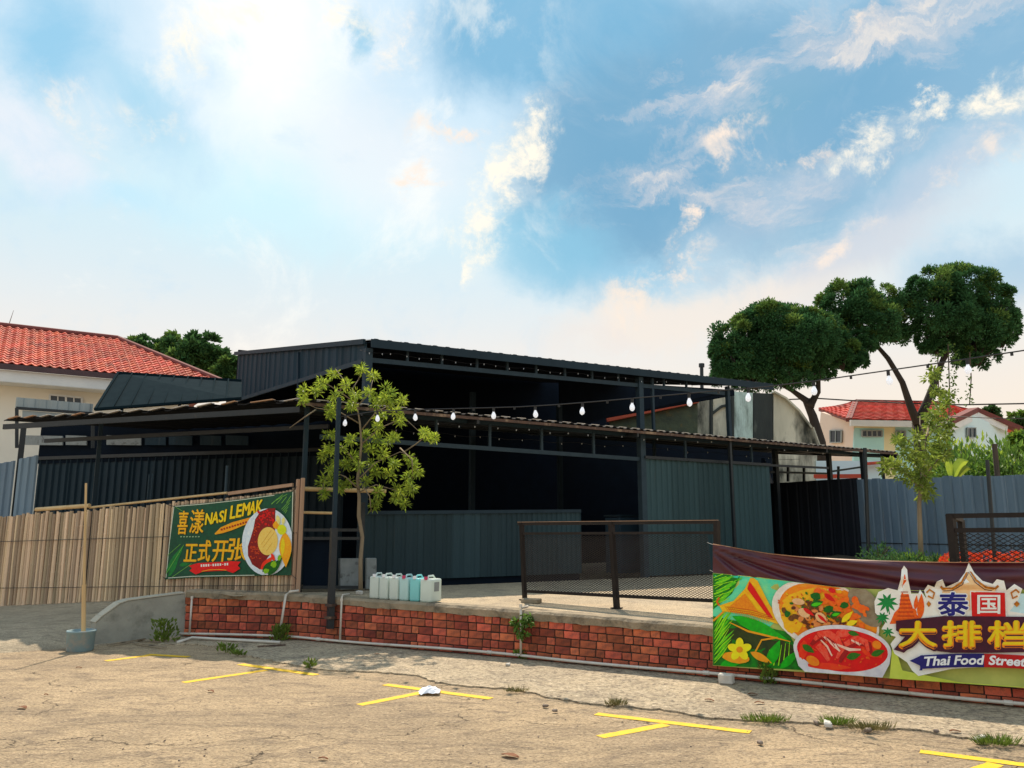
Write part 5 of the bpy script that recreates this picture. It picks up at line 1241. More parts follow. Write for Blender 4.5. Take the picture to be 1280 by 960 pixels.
# ---- slim young tree on the terrace (left)
yt = thing('slim_tree', 'slim young tree with bright yellow-green leaves on the terrace behind the jerrycans', 'tree')
YD = GP(452, 744).y + .25
TPL = lambda u, v, dy=0: AD(u, v, YD + dy)
rg = random.Random(14)
base = TPL(451, 742); base.z = PZ(base.x) - .02
trunk = [base, TPL(450.5, 700), TPL(453, 672), TPL(448.5, 645), TPL(449, 622), TPL(447, 600, .05), TPL(449, 580, .05), TPL(452, 555), TPL(450, 530, -.05), TPL(446, 505), TPL(440, 485)]
mb = MB(); mb.tube(trunk, [.034, .03, .028, .03, .026, .026, .022, .018, .014, .011, .006], 8)
LIMBS = [[(449, 612), (432, 596), (412, 588)], [(447, 600), (470, 578), (500, 565), (520, 572)], [(449, 615), (470, 606), (492, 612), (508, 622)], [(450, 585), (430, 560), (414, 548)],
         [(452, 555), (475, 535), (505, 522), (530, 545)], [(450, 530), (425, 515), (395, 510), (370, 498)], [(395, 512), (380, 522), (362, 535)], [(446, 505), (425, 490), (405, 478)], [(446, 508), (462, 492), (466, 475)], [(450, 540), (470, 515), (490, 505)], [(500, 560), (515, 575), (516, 600)], [(449, 600), (462, 620), (464, 640)], [(412, 590), (405, 602), (402, 620)], [(440, 487), (448, 475), (452, 465)], [(425, 490), (430, 475), (420, 462)], [(505, 565), (520, 555), (535, 543)]]
for l in LIMBS:
    pts = [TPL(u, v, rg.uniform(-.25, .25) if i else 0) for i, (u, v) in enumerate(l)]; mb.tube(pts, [.012, .009, .006, .004][:len(pts)], 6)
mb.build('trunk', m_barkl, yt, smooth=True)
CL = [(452, 462, 10), (470, 470, 14), (405, 478, 13), (418, 470, 12), (432, 480, 14), (420, 495, 13), (445, 492, 12), (462, 488, 13), (484, 488, 14), (395, 492, 11), (376, 490, 10), (380, 502, 9), (410, 508, 10), (438, 505, 10), (470, 502, 12), (478, 497, 12), (415, 520, 9), (488, 505, 12), (505, 502, 11), (494, 516, 13), (500, 528, 10), (476, 518, 12), (470, 532, 10), (536, 545, 12), (540, 550, 9), (527, 538, 9),
      (412, 545, 8), (412, 560, 9), (405, 570, 10), (425, 562, 10), (440, 550, 11), (455, 545, 12), (470, 550, 13), (485, 552, 11), (495, 545, 11), (460, 565, 14), (478, 568, 14), (495, 580, 14), (512, 572, 11), (520, 590, 12), (508, 596, 14), (488, 595, 13), (470, 590, 14), (450, 585, 12), (430, 580, 12), (415, 588, 12), (405, 600, 11), (418, 605, 12), (435, 600, 12), (455, 605, 11), (475, 612, 12), (500, 612, 13), (512, 610, 11), (505, 628, 10), (495, 622, 10), (466, 632, 12), (408, 618, 9), (420, 575, 10), (465, 580, 10), (440, 570, 10), (516, 582, 8), (425, 612, 9)]
mb = MB()
for (u, v, r_) in CL:
    for _ in range(2):
        c = TPL(u + rg.uniform(-4, 4), v + rg.uniform(-4, 4), rg.uniform(-.38, .38)); cluster(mb, c, r_ / 1000 * YD * .85, 46, .078, .022, rg, .15, .1)
stuff(mb.build('crown', m_leaf, yt))

# ---- young tree at the right, in front of the steel blue fence
y2 = thing('leafy_young_tree', 'leafy young tree with pale trunk in the planting bed before the steel blue fence', 'tree')
D2 = 15.5; rg = random.Random(15)
A2 = lambda u, v, dy=0: AD(u, v, D2 + dy)
b_ = A2(1149, 690); b_.z = .55
mb = MB(); mb.tube([b_, A2(1150, 660), A2(1149, 630), A2(1152, 600), A2(1155, 570), A2(1158, 545), A2(1165, 515)], [.052, .045, .04, .036, .03, .02, .008], 8)
for l in [[(1150, 610), (1130, 590), (1112, 585)], [(1152, 600), (1172, 575), (1190, 560)], [(1155, 575), (1140, 555), (1128, 545)], [(1158, 545), (1178, 530), (1190, 515)], [(1158, 545), (1150, 530), (1150, 520)]]:
    mb.tube([A2(u, v, rg.uniform(-.3, .3) if i else 0) for i, (u, v) in enumerate(l)], [.02, .014, .006], 6)
mb.build('trunk', m_barkl, y2, smooth=True)
mb = MB()
for (u, v, r_) in [(1150, 548, 20), (1135, 560, 16), (1165, 535, 16), (1178, 545, 14), (1160, 560, 20), (1145, 580, 18), (1120, 578, 13), (1128, 590, 14), (1165, 582, 16), (1150, 600, 16), (1180, 530, 12), (1170, 515, 11), (1180, 500, 9), (1158, 520, 10), (1140, 600, 12), (1158, 612, 10), (1185, 565, 10), (1125, 552, 9), (1175, 560, 14), (1140, 570, 14), (1155, 590, 14), (1110, 582, 8), (1165, 470, 8), (1172, 485, 8), (1150, 618, 8)]:
    for _ in range(4):
        c = A2(u + rg.uniform(-7, 7), v + rg.uniform(-7, 7), rg.uniform(-.6, .6)); cluster(mb, c, r_ / 1000 * D2 * .9, 28, .11, .045, rg, .1, .1)
stuff(mb.build('crown', m_leaf3, y2))

# ---- plants at the foot of the fence
rg = random.Random(16)
for i, (u, v, rr_, hh, mm, lab) in enumerate([(1098, 696, .42, .42, m_broad, 'low dark green shrub at the left end of the planting bed'), (1120, 699, .4, .24, m_broad, 'low leafy clump left of the young tree trunk'),
        (1140, 699, .35, .28, m_leaf2, 'green clump around the foot of the young tree'), (1162, 700, .4, .24, m_broad, 'low green clump right of the young tree trunk'), (1176, 702, .3, .22, m_grass, 'small green clump beside the corner railing post')]):
    c = AD(u, v, 15.3 if i else 16.2); c.z = max(.6, c.z - .12); b_ = thing('low_shrub', lab, 'shrub', 'low plants along the steel blue fence'); bush(b_, c, rr_, hh, 420, .08, .03, mm, 40 + i)
for i, (u, lab) in enumerate(((1203, 'orange-red flowering clump behind the mesh at the railing corner'), (1240, 'orange-red flowering clump behind the mesh right of the thin rod'), (1275, 'orange-red flowering clump behind the mesh at the edge of the photo'))):
    c = AD(u, 705, 9.6); c.z = PZ(c.x); b_ = thing('flowering_plant', lab, 'plant', 'orange-red flowers behind the mesh')
    bush(b_, c, .28, .74, 420, .09, .03, m_grass, 60 + i)
    mb = MB()
    for _ in range(170): v = rv(rg); cluster(mb, c + Vector((v.x * .27, v.y * .25, .58 + abs(v.z) * .24)), .015, 4, .035, .024, rg, .3)
    stuff(mb.build('petals', m_flower, b_))
# thin poles at right
for (u0, v0, u1, v1, D_, r_, mm, lab) in ((1234, 575, 1243, 716, 9.5, .022, m_frame, 'thin black pole rising beside the corner railing'), (1243, 555, 1246, 602, 17.5, .055, m_bark, 'short dark stump of a post above the steel blue fence'),
                                        (1081, 560, 1085, 700, 16.5, .04, m_frame, 'slim black post leaning against the steel blue fence')):
    mb = MB(); a = AD(u0, v0, D_); b = AD(u1, v1, D_); b.z = min(b.z, .55) if D_ < 17 else .5; mb.tube([b, a], r_, 8); tag(mb.build('thin_pole', mm), lab, 'pole')

# =================================================================== LEFT HOUSE
lh = thing('left_house', 'cream house with red tiled hip roof and white fascia rising behind the left canopy', 'house')
ud = Vector((math.cos(R(32)), math.sin(R(32)), 0)); bk_ = Vector((-ud.y, ud.x, 0))
E0 = AD(0, 455, 22.0); EZ = E0.z
LHP = Plane(E0, E0 + ud); LHP.d = ud.copy()
tE = LHP.u_at(LHP.p(281, 477)); tW = -9.0
eL = LHP.at(tW, EZ); eR = LHP.at(tE, EZ)
run = 5.0; zr = 2.55
# ridge height from the photo: ridge pixel (0,406)
RPn = Plane(LHP.at(0, 0, -run), LHP.at(1, 0, -run)); RPn.d = ud.copy()
zr = RPn.p(60, 415).z - EZ; tRidge = RPn.u_at(RPn.p(147, 428)); 
rL = RPn.at(tW, EZ + zr); rR = RPn.at(tRidge, EZ + zr)
mb = MB(); mb.prism([eL, eR, rR, rL], (0, 0, -.06)); mb.prism([eR, rR, LHP.at(tE, EZ, -2 * run)], (0, 0, -.06)); mb.build('roof_deck', m_ridge, lh)
# curved clay tiles, laid in courses
mb = MB(); slope = (rL - eL); sl = Vector((slope.x, slope.y, slope.z)); SLn = Vector((0, 0, 0)) ; course = .30; wt_ = .235
nrm = ud.cross(bk_ * run + Vector((0, 0, zr))).normalized(); nrm = -nrm if nrm.z < 0 else nrm
sdir_ = (bk_ * run + Vector((0, 0, zr))); SL = sdir_.length; sdir_.normalize()
rows = int(SL / course); rg = random.Random(17)
for r_ in range(rows + 1):
    s0 = r_ * course
    fr_ = s0 / SL; tmax = tE + (tRidge - tE) * fr_
    t = tW + 3
    while t < tmax - .05:
        o = LHP.at(t, EZ) + sdir_ * (s0 - .03); n0 = len(mb.v); j = rg.uniform(-.008, .008)
        prof = ((0, .02), (.07, .012), (.12, .045), (.17, .07), (.21, .05), (.245, .02))
        for (ss, lift) in ((0, .035), (course + .05, .0)):
            for (x, h) in prof: mb.v.append(tuple(o + ud * (x + j) + sdir_ * ss + nrm * (h + lift)))
        k = len(prof)
        for i in range(k - 1): mb.f.append((n0 + i, n0 + i + 1, n0 + k + i + 1, n0 + k + i))
        n1 = len(mb.v)
        for (x, h) in prof: mb.v.append(tuple(o + ud * (x + j) + nrm * (h + .004)))
        for i in range(k - 1): mb.f.append((n0 + i, n0 + i + 1, n1 + i + 1, n1 + i))
        t += wt_
stuff(mb.build('roof_tiles', m_tile, lh))
mb = MB(); mb.tube([rL + Vector((0, 0, .05)), rR + Vector((0, 0, .05))], .11, 8); mb.tube([rR + Vector((0, 0, .05)), eR + Vector((0, 0, .06))], .10, 8); mb.build('ridge_cap', m_ridge, lh)
f = -bk_
mb = MB(); mb.beam(eL + f * .06 + Vector((0, 0, -.07)), eR + f * .06 + Vector((0, 0, -.07)), .12, .15); mb.build('gutter', m_fascia, lh)
mb = MB(); mb.prism([eL + f * .0 + Vector((0, 0, -.15)), eR + Vector((0, 0, -.15)), eR + Vector((0, 0, -.48)), eL + Vector((0, 0, -.48))], bk_ * .05); mb.build('fascia_board', m_white, lh)
mb = MB(); mb.prism([eL + Vector((0, 0, -.49)), eR + Vector((0, 0, -.49)), eR + bk_ * .8 + Vector((0, 0, -.49)), eL + bk_ * .8 + Vector((0, 0, -.49))], (0, 0, .02)); mb.build('soffit', m_white, lh)
wl, wr = eL + bk_ * .75, eR + bk_ * .75 - ud * .9
mb = MB(); mb.prism([(wl.x, wl.y, 0), (wr.x, wr.y, 0), (wr.x, wr.y, EZ - .47), (wl.x, wl.y, EZ - .47)], bk_ * .2)
mb.prism([(wr.x, wr.y, 0), (wr.x, wr.y, EZ - .47), tuple(wr + bk_ * 8 + Vector((0, 0, -.47))), (wr.x + bk_.x * 8, wr.y + bk_.y * 8, 0)], -ud * .2); mb.build('wall', m_cream, lh)
WPn = Plane(wl, wr); 
mb = MB(); q = [WPn.p(62, 504, .01), WPn.p(102, 507, .01), WPn.p(102, 497.5, .01), WPn.p(62, 493.5, .01)]; mb.prism(q, WPn.n * .03); w_ = mb.build('window', m_glass, lh)
for a_, b_ in ((0, 1), (1, 2), (2, 3), (3, 0)): mb = MB(); mb.beam(q[a_] + WPn.n * .05, q[b_] + WPn.n * .05, .05, .05); mb.build('frame', m_white, w_)
for k in (.25, .5, .75): mb = MB(); mb.beam(q[0].lerp(q[1], k) + WPn.n * .05, q[3].lerp(q[2], k) + WPn.n * .05, .05, .05 if k == .5 else .03); mb.build('frame', m_white, w_)
mb = MB(); a = AD(11, 406, 26.5); mb.tube([a, AD(17, 388, 26.5)], [.015, .006], 5); mb.build('aerial', m_wirel, lh)

# =================================================================== RIGHT HOUSE
rh = thing('right_house', 'pale pink, yellow and cyan house with bright red gable roof behind the conifers', 'house')
DH0 = 42.0
def z4(x, y): return (880 + x / 3.2, 320 + y / 3.2)
VW = Plane(AD(1025, 540, 44), AD(1067, 540, 41.5)); MW = Plane(AD(1067, 540, 41.5), AD(1188, 540, 41)); GW = Plane(AD(1185, 560, 41), AD(1262, 560, 44))
def poly_wall(name, pl, pts, m, th=.25, off=0): mb = MB(); mb.prism([pl.p(u, v, off) for u, v in pts], -pl.n * th); return mb.build(name, m, rh)
poly_wall('wall', VW, [(1015, 640), (1067, 640), (1067, 528), (1026, 515)], m_pink)
poly_wall('wall', MW, [(1067, 640), (1105, 640), (1105, 530), (1067, 528)], m_cyan)
poly_wall('wall', MW, [(1105, 640), (1119, 640), (1119, 530), (1105, 530)], m_yel)
poly_wall('wall', MW, [(1067, 534.5), (1119, 536), (1119, 530), (1067, 528)], m_yel, .03, .03)
poly_wall('wall', MW, [(1119, 640), (1190, 640), (1190, 530), (1119, 530)], m_cyan)
poly_wall('gable_wall', GW, [(1185, 640), (1261, 640), (1260.5, 540), (1217, 519), (1185, 530)], m_pale)
def winr(pl, u0, v0, u1, v1, nb=0):
    q = [pl.p(u0, v1, .02), pl.p(u1, v1, .02), pl.p(u1, v0, .02), pl.p(u0, v0, .02)]; mb = MB(); mb.prism(q, pl.n * .05); w_ = mb.build('window', m_glass, rh)
    mb = MB()
    for a_, b_ in ((0, 1), (1, 2), (2, 3), (3, 0)): mb.beam(q[a_] + pl.n * .08, q[b_] + pl.n * .06, .07, .05)
    for k in range(1, nb + 1): mb.beam(q[0].lerp(q[1], k / (nb + 1)) + pl.n * .08, q[3].lerp(q[2], k / (nb + 1)) + pl.n * .06, .05, .05)
    mb.build('frame', m_lgrey, w_)
winr(VW, 1039, 538, 1053, 553, 1); winr(MW, 1077, 538.5, 1102, 546, 3); winr(MW, 1120, 539, 1131, 554, 1); winr(GW, 1207.5, 535, 1218, 547, 1)
# roofs: tiles as ribbed courses
def tiled(name, a, b, c, d, m, rows=12, th=.12):
    """a-b eave, d-c ridge"""
    mb = MB(); n_ = (b - a).cross(d - a).normalized(); n_ = -n_ if n_.z < 0 else n_
    for i in range(rows):
        q0, q1 = i / rows, (i + 1) / rows + .01
        l0, r0, l1, r1 = a.lerp(d, q0), b.lerp(c, q0), a.lerp(d, q1), b.lerp(c, q1)
        k = max(3, int((r0 - l0).length / .3)); n0 = len(mb.v)
        for j in range(k + 1):
            s_ = j / k; h = .05 if j % 2 else 0
            mb.v.append(tuple(l0.lerp(r0, s_) + n_ * (h + th * .7))); mb.v.append(tuple(l1.lerp(r1, s_) + n_ * (h + .02))); mb.v.append(tuple(l0.lerp(r0, s_) + n_ * h))
        for j in range(k): o_ = n0 + 3 * j; mb.f.append((o_, o_ + 3, o_ + 4, o_ + 1)); mb.f.append((o_ + 2, o_ + 5, o_ + 3, o_))
    return stuff(mb.build(name, m, rh))
P_ = lambda x, y, D: AD(*z4(x, y), D)
eA, eB = P_(580, 655, 40.6), P_(985, 662, 40.3); rA, rB = P_(608, 582, 45.5), P_(1080, 622, 44.5)
rB2 = P_(930, 588, 46)
mb = MB(); mb.prism([eA, eB, rB, rB2, rA], (0, 0, -.15)); mb.build('roof_deck', m_ridge, rh)
tiled('roof_tiles', eA, eB, rB2, rA, m_tile2, 14); 
tiled('roof_tiles', eB + Vector((-.2, 0, 0)), eB, rB, rB2, m_tile2, 12)
vA, vB, vR = P_(458, 612, 45), P_(580, 655, 40.6), P_(610, 580, 45.6); vR2 = P_(556, 602, 45.5)
mb = MB(); mb.prism([vA, vB, vR, vR2], (0, 0, -.12)); mb.build('roof_deck', m_ridge, rh); tiled('roof_tiles', vA, vB, vR, vR2, m_tile2, 8)
gA_, gR, gB_ = P_(978, 664, 40.2), P_(1080, 616, 43.2), P_(1262, 694, 43.6)
mb = MB(); mb.beam(gA_, gR, .5, .25); mb.beam(gR, gB_, .5, .25); mb.build('bargeboard', m_ridge, rh)
mb = MB(); mb.beam(gA_ + Vector((0, -.2, -.32)), gR + Vector((0, -.2, -.32)), .1, .36); mb.beam(gR + Vector((0, -.2, -.32)), gB_ + Vector((-.8, -.2, .05)), .1, .36); mb.build('fascia_board', m_white, rh)
mb = MB(); mb.prism([gR, gB_, gB_ + Vector((1.2, 7, -.1)), gR + Vector((1.2, 7, .1))], (0, 0, .12)); mb.build('side_roof', m_tile2, rh)
mb = MB(); mb.beam(eA + Vector((0, -.1, -.18)), eB + Vector((0, -.1, -.18)), .2, .3); mb.build('fascia_board', m_white, rh)
mb = MB(); mb.beam(rA, rB2, .3, .2); mb.beam(rB2, rB, .3, .2); mb.beam(eA, rA, .3, .2); mb.beam(vR2, vR, .25, .2); mb.build('ridge_cap', m_ridge, rh)

# low wall and red lean-to roof seen beneath the canopy end
lw = thing('distant_low_house', 'pale blue wall with thin red roof edge seen through the gap beneath the canopy', 'house')
LWP = Plane(AD(1030, 600, 31), AD(1110, 600, 30))
mb = MB(); mb.prism([LWP.p(u, v) for u, v in ((1020, 620), (1100, 620), (1100, 576), (1020, 576))], -LWP.n * .2); mb.build('wall', m_pale, lw)
mb = MB(); mb.prism([LWP.p(u, v, .3) for u, v in ((1020, 598.5), (1085, 597.5), (1085, 594), (1020, 594.5))], LWP.n * .8); mb.build('roof', m_tile2, lw)
mb = MB(); mb.prism([LWP.p(u, v, .1) for u, v in ((1078, 582), (1102, 580), (1102, 577), (1078, 579))], LWP.n * .3); mb.build('eave', m_tile, lw)
# =================================================================== STAINED CONCRETE BUILDING
sb = thing('stained_building', 'old concrete gable wall streaked with black mould between the hall roof and the conifers', 'building')
SBP = Plane(AD(860, 520, 31), AD(1022, 540, 31.2))
def sw(name, pts, m, th=.3, off=0): mb = MB(); mb.prism([SBP.p(u, v, off) for u, v in pts], -SBP.n * th); return mb.build(name, m, sb)
sw('wall_panel', [(858, 640), (915, 640), (915, 489), (858, 484)], m_stain)
sw('wall_panel', [(916, 640), (941, 640), (941, 491), (916, 489)], m_stain2)
sw('wall_panel', [(942, 640), (966, 640), (966, 492), (942, 491)], m_mould)
sw('wall_panel', [(967, 640), (1023, 640), (1021, 560), (1012, 536), (997, 515), (980, 499), (967, 492)], m_stain)
mb = MB(); pts = [SBP.p(u, v, .06) for u, v in ((966, 490), (981, 498), (998, 514), (1013, 535), (1022, 560))]
for a, b in zip(pts, pts[1:]): mb.beam(a, b, .3, .07)
mb.build('verge', m_stain, sb)
for u in (889, 915.5): mb = MB(); mb.beam(SBP.p(u, 600, .08), SBP.p(u, 490, .08), .10, .10); mb.build('pilaster', m_mould, sb)
mb = MB(); mb.beam(SBP.p(889, 518, .05), SBP.p(902, 508, .05), .1, .1); mb.beam(SBP.p(902, 508, .05), SBP.p(912, 506, .05), .1, .1); mb.build('cornice_line', m_mould, sb)
ll = thing('mossy_lean_to', 'mossy low lean-to with faded red roof edge seen through the hall below its roof', 'lean-to')
LLP = Plane(AD(765, 520, 30), AD(872, 520, 30))
mb = MB(); mb.prism([LLP.p(u, v) for u, v in ((762, 600), (872, 600), (872, 504), (762, 527))], -LLP.n * .2); mb.build('wall', mat('mossy_wall', (.10, .12, .07), (.05, .06, .045), 2, .95, .02, 10, spots=(.16, .11, .04), spotscale=3), ll)
mb = MB(); mb.beam(LLP.p(758, 524, .1), LLP.p(872, 500, .1), .25, .22); mb.build('roof_edge', m_tile, ll)
cp = thing('flue_pipe', 'short dark flue pipe standing on the far end of the hall roof', 'pipe')
mb = MB(); mb.tube([AD(877.5, 490, 30), AD(877, 457, 30)], .07, 8); mb.build('pipe', m_frame, cp); mb = MB(); mb.tube([AD(877, 459, 30), AD(877, 454.5, 30)], .11, 8); mb.build('cowl', m_frame, cp)

# =================================================================== CONIFERS AND BACKGROUND TREES
def tree(name, label, trunks, lobes, D_, m1, m2, seed, puffs=78, per=230, L_=.17, w=.075, core=.5, cat='tree', group=None, bark=m_barkd):
    rg = random.Random(seed); t_ = thing(name, label, cat, group); mb = MB()
    for (pts, rs) in trunks: mb.tube([AD(u, v, D_ + (rg.uniform(-.3, .3) if i else 0)) for i, (u, v) in enumerate(pts)], rs, 9)
    k = D_ / 1000; c_mb = [MB(), MB()]
    for (u, v, ru, rv_, dz) in lobes:
        c = AD(u, v, D_ + dz); rx, rz_ = ru * k, rv_ * k; npf = int(puffs * (ru * rv_) / 2500) + 6
        for i in range(npf):
            d = rv(rg); d.z = d.z if d.z > -.55 else d.z * .5; q = c + Vector((d.x * rx, d.y * rx * .85, d.z * rz_)) * rg.uniform(.70, .90)
            pr = rg.uniform(.32, .6) * min(1, rx / 1.6)
            tgt = c_mb[1 if (d.z > .25 and rg.random() < .45) else 0]  # upper puffs get the paler material, sunlight painted on crown tops
            for _ in range(per):
                vv = rv(rg); vv = (vv + d * .7 + Vector((0, 0, .25))).normalized(); leaf(tgt, q + vv * pr * rg.uniform(.35, 1.0), vv + rv(rg) * .5, L_ * rg.uniform(.5, 1.1), w * rg.uniform(.7, 1.2), rg)
        # twigs inside
        for i in range(int(core * 14)):
            d = rv(rg); d.z = abs(d.z) * .8; mb.tube([c + Vector((0, 0, -rz_ * .7)), c + Vector((d.x * rx * .35, d.y * rx * .35, -rz_ * .2 + d.z * rz_ * .3)), c + Vector((d.x * rx * .85, d.y * rx * .8, d.z * rz_ * .8))], [.09, .05, .02], 5)
    mb.build('trunk', bark, t_, smooth=True)
    for mm, b_ in zip((m1, m2), c_mb):
        if b_.v: stuff(b_.build('crown', mm, t_))
    return t_
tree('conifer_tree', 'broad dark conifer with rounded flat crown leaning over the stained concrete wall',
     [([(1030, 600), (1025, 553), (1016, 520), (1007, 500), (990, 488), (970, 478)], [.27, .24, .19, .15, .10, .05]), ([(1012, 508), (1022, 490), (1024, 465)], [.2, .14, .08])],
     [(930, 432, 40, 38, 0), (958, 420, 46, 40, .5), (1000, 430, 46, 42, -.5), (1030, 430, 34, 36, .6), (975, 405, 44, 26, 0), (920, 455, 28, 30, -.3), (1052, 445, 26, 24, .2), (965, 455, 50, 24, .2), (1010, 408, 38, 24, 0), (912, 468, 22, 18, .2), (945, 476, 34, 14, 0), (990, 470, 34, 16, -.3), (1020, 462, 26, 16, .2), (1064, 452, 20, 20, .3), (1078, 430, 18, 24, .6), (900, 445, 14, 26, 0)], 34.5, m_pine, m_crown_lit, 5)
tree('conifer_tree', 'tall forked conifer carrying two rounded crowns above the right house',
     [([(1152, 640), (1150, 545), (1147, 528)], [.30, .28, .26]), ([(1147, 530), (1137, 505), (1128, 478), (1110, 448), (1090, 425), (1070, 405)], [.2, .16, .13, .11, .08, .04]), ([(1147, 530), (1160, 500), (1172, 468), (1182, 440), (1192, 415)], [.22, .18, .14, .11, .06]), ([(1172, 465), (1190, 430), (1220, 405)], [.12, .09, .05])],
     [(1060, 385, 36, 32, 0), (1092, 380, 38, 30, .4), (1085, 410, 44, 30, -.2), (1118, 405, 26, 34, .2), (1165, 362, 36, 30, 0), (1205, 370, 44, 38, .4), (1240, 390, 32, 44, 0), (1180, 395, 42, 38, -.3), (1215, 420, 46, 36, .2), (1170, 425, 22, 26, 0), (1250, 415, 22, 28, 0), (1222, 445, 26, 16, 0)], 36, m_pine, m_crown_lit, 6)
# creeper hanging from the forked conifer
cr_ = thing('hanging_creeper', 'pale green creeper hanging down from the right fork of the conifer', 'creeper')
mb = MB(); rg = random.Random(23)
for (u, v0, v1, s_) in ((1172, 440, 560, 7), (1185, 430, 545, 9), (1195, 440, 500, 6), (1212, 462, 505, 3), (1164, 480, 590, 8), (1178, 500, 560, 10)):
    v = v0
    while v < v1: cluster(mb, AD(u + rg.uniform(-s_, s_), v, 34.0 + rg.uniform(-.4, .4)), .22, 7, .15, .09, rg, -.3); v += rg.uniform(4, 10)
stuff(mb.build('creeper_leaves', m_leaf2, cr_)); mb = MB()
for (u, v0, v1) in ((1172, 440, 580), (1185, 430, 550), (1212, 440, 505)): mb.tube([AD(u, v0, 34.5), AD(u + 2, (v0 + v1) / 2, 34.6), AD(u, v1, 34.5)], .025, 5)
mb.build('stem', m_bark, cr_)
tree('broadleaf_tree', 'dark rounded broadleaf tree behind the right end of the left house roof', [([(235, 560), (235, 470), (237, 445)], [.3, .25, .15])],
     [(235, 440, 32, 22, 0), (215, 450, 24, 20, .4), (262, 445, 22, 22, 0), (240, 460, 40, 16, 0)], 38, m_broad, m_crown_lit, 8, puffs=70, per=110, L_=.38, w=.2, core=.2)
tree('broadleaf_tree', 'small round tree top peeping over the red roof left of the bigger broadleaf tree', [([(180, 560), (180, 440)], [.2, .12])], [(181, 434, 18, 10, 0), (190, 441, 14, 9, 0)], 40, m_broad, m_crown_lit, 9, puffs=90, per=90, L_=.34, w=.2, core=.1)
tree('broadleaf_tree', 'dark leafy tree squeezed between the broad tree and the hall gable', [([(288, 560), (286, 465)], [.2, .12])], [(286, 462, 13, 15, 0), (278, 470, 12, 9, 0)], 36, m_broad, m_crown_lit, 10, puffs=110, per=90, L_=.34, w=.2, core=.1)
tree('garden_tree', 'yellow-green garden tree beyond the fence at the right edge of the photo', [([(1278, 640), (1276, 560)], [.12, .06])], [(1272, 580, 22, 20, 0), (1290, 560, 24, 26, .5), (1250, 590, 18, 12, -.5)], 24, m_leaf2, m_leaf, 11, puffs=60, per=90, L_=.22, w=.1, core=.2)
tree('garden_tree', 'dark treetop against the sky above the gable of the right house', [([(1238, 560), (1238, 520)], [.1, .06])], [(1238, 514, 8, 7, 0), (1243, 522, 6, 5, 0)], 48, m_broad, m_broad, 12, puffs=160, per=40, L_=.3, w=.18, core=.05)
tree('garden_tree', 'dark leafy tree right of the pale gable wall at the edge of the photo', [([(1276, 600), (1276, 540)], [.12, .06])], [(1276, 530, 14, 12, 0), (1284, 545, 18, 18, 0), (1268, 552, 8, 12, 0)], 46, m_broad, m_leaf2, 13, puffs=120, per=60, L_=.34, w=.2, core=.05)
for i, (u, v, rx, rz_, D_, mm, lab) in enumerate([(1198, 590, .9, .75, 21, m_leaf2, 'bright green shrub above the fence just right of the young tree'), (1222, 588, .9, .9, 23, m_leaf, 'yellow-green shrub above the fence below the small gable window'), (1235, 592, .7, .6, 21, m_leaf2, 'green shrub above the fence left of the dark post stump'), (1185, 585, .6, .7, 22, m_leaf, 'thin yellow-green shrub directly behind the young tree crown'), (1262, 590, .8, .8, 20.5, m_leaf2, 'green shrub above the fence right of the dark post stump')]):
    c = AD(u, v, D_); c.z -= .6; b_ = thing('garden_shrub', lab, 'shrub', 'garden shrubs beyond the steel blue fence'); bush(b_, Vector((c.x, c.y, c.z)), rx, rz_ + .7, 900, .2, .07, mm, 80 + i)
    mb = MB(); mb.tube([(c.x, c.y, 0), (c.x, c.y, c.z + .1)], .04, 6); mb.build('trunk', m_bark, b_)
bl = thing('banana_plant', 'banana plant lifting a broad pale green leaf above the steel blue fence', 'plant')
for (u0, v0, u1, v1, w) in ((1190, 600, 1212, 587, .26), (1192, 602, 1186, 586, .2), (1196, 601, 1216, 597, .2)):
    a, b = AD(u0, v0, 18.8), AD(u1, v1, 18.6); mb = MB(); d = b - a; s_ = Vector((0, .3, 1)).cross(d).normalized() if abs(d.z) < .9 * d.length else Vector((1, 0, 0)); s_ = d.cross(Vector((0, 1, 0))).normalized()
    for i in range(9):
        q = i / 8; h = math.sin(math.pi * (.06 + .9 * q)) * w / 2; c = a.lerp(b, q) + Vector((0, 0, .25 * math.sin(q * 2.2)))
        mb.v += [tuple(c - s_ * h + Vector((0, .05, 0))), tuple(c), tuple(c + s_ * h + Vector((0, .05, 0)))]
    for i in range(8): k = i * 3; mb.f += [(k, k + 1, k + 4, k + 3), (k + 1, k + 2, k + 5, k + 4)]
    mb.build('leaf', m_leaf, bl)
c = AD(1194, 600, 18.8); mb = MB(); mb.tube([(c.x, c.y, 0), (c.x, c.y, c.z)], .09, 8); mb.build('stem', m_leaf2, bl)
# overhead cables
oc = thing('overhead_cable', 'black overhead power cable sagging between the conifers and the right edge', 'cable')
mb = MB(); mb.tube([AD(700, 510, 44), AD(1022, 498, 40), AD(1070, 501, 40), (AD(1130, 504, 38)), AD(1200, 506, 37), AD(1280, 504.5, 36), AD(1450, 495, 33)], .035, 6); mb.build('cable', m_wire, oc)
oc = thing('overhead_cable', 'thin lower cable running past the gable of the right house', 'cable')
mb = MB(); mb.tube([AD(1180, 520, 39), AD(1245, 523, 37), AD(1450, 525, 33)], .02, 5); mb.build('cable', m_wire, oc)

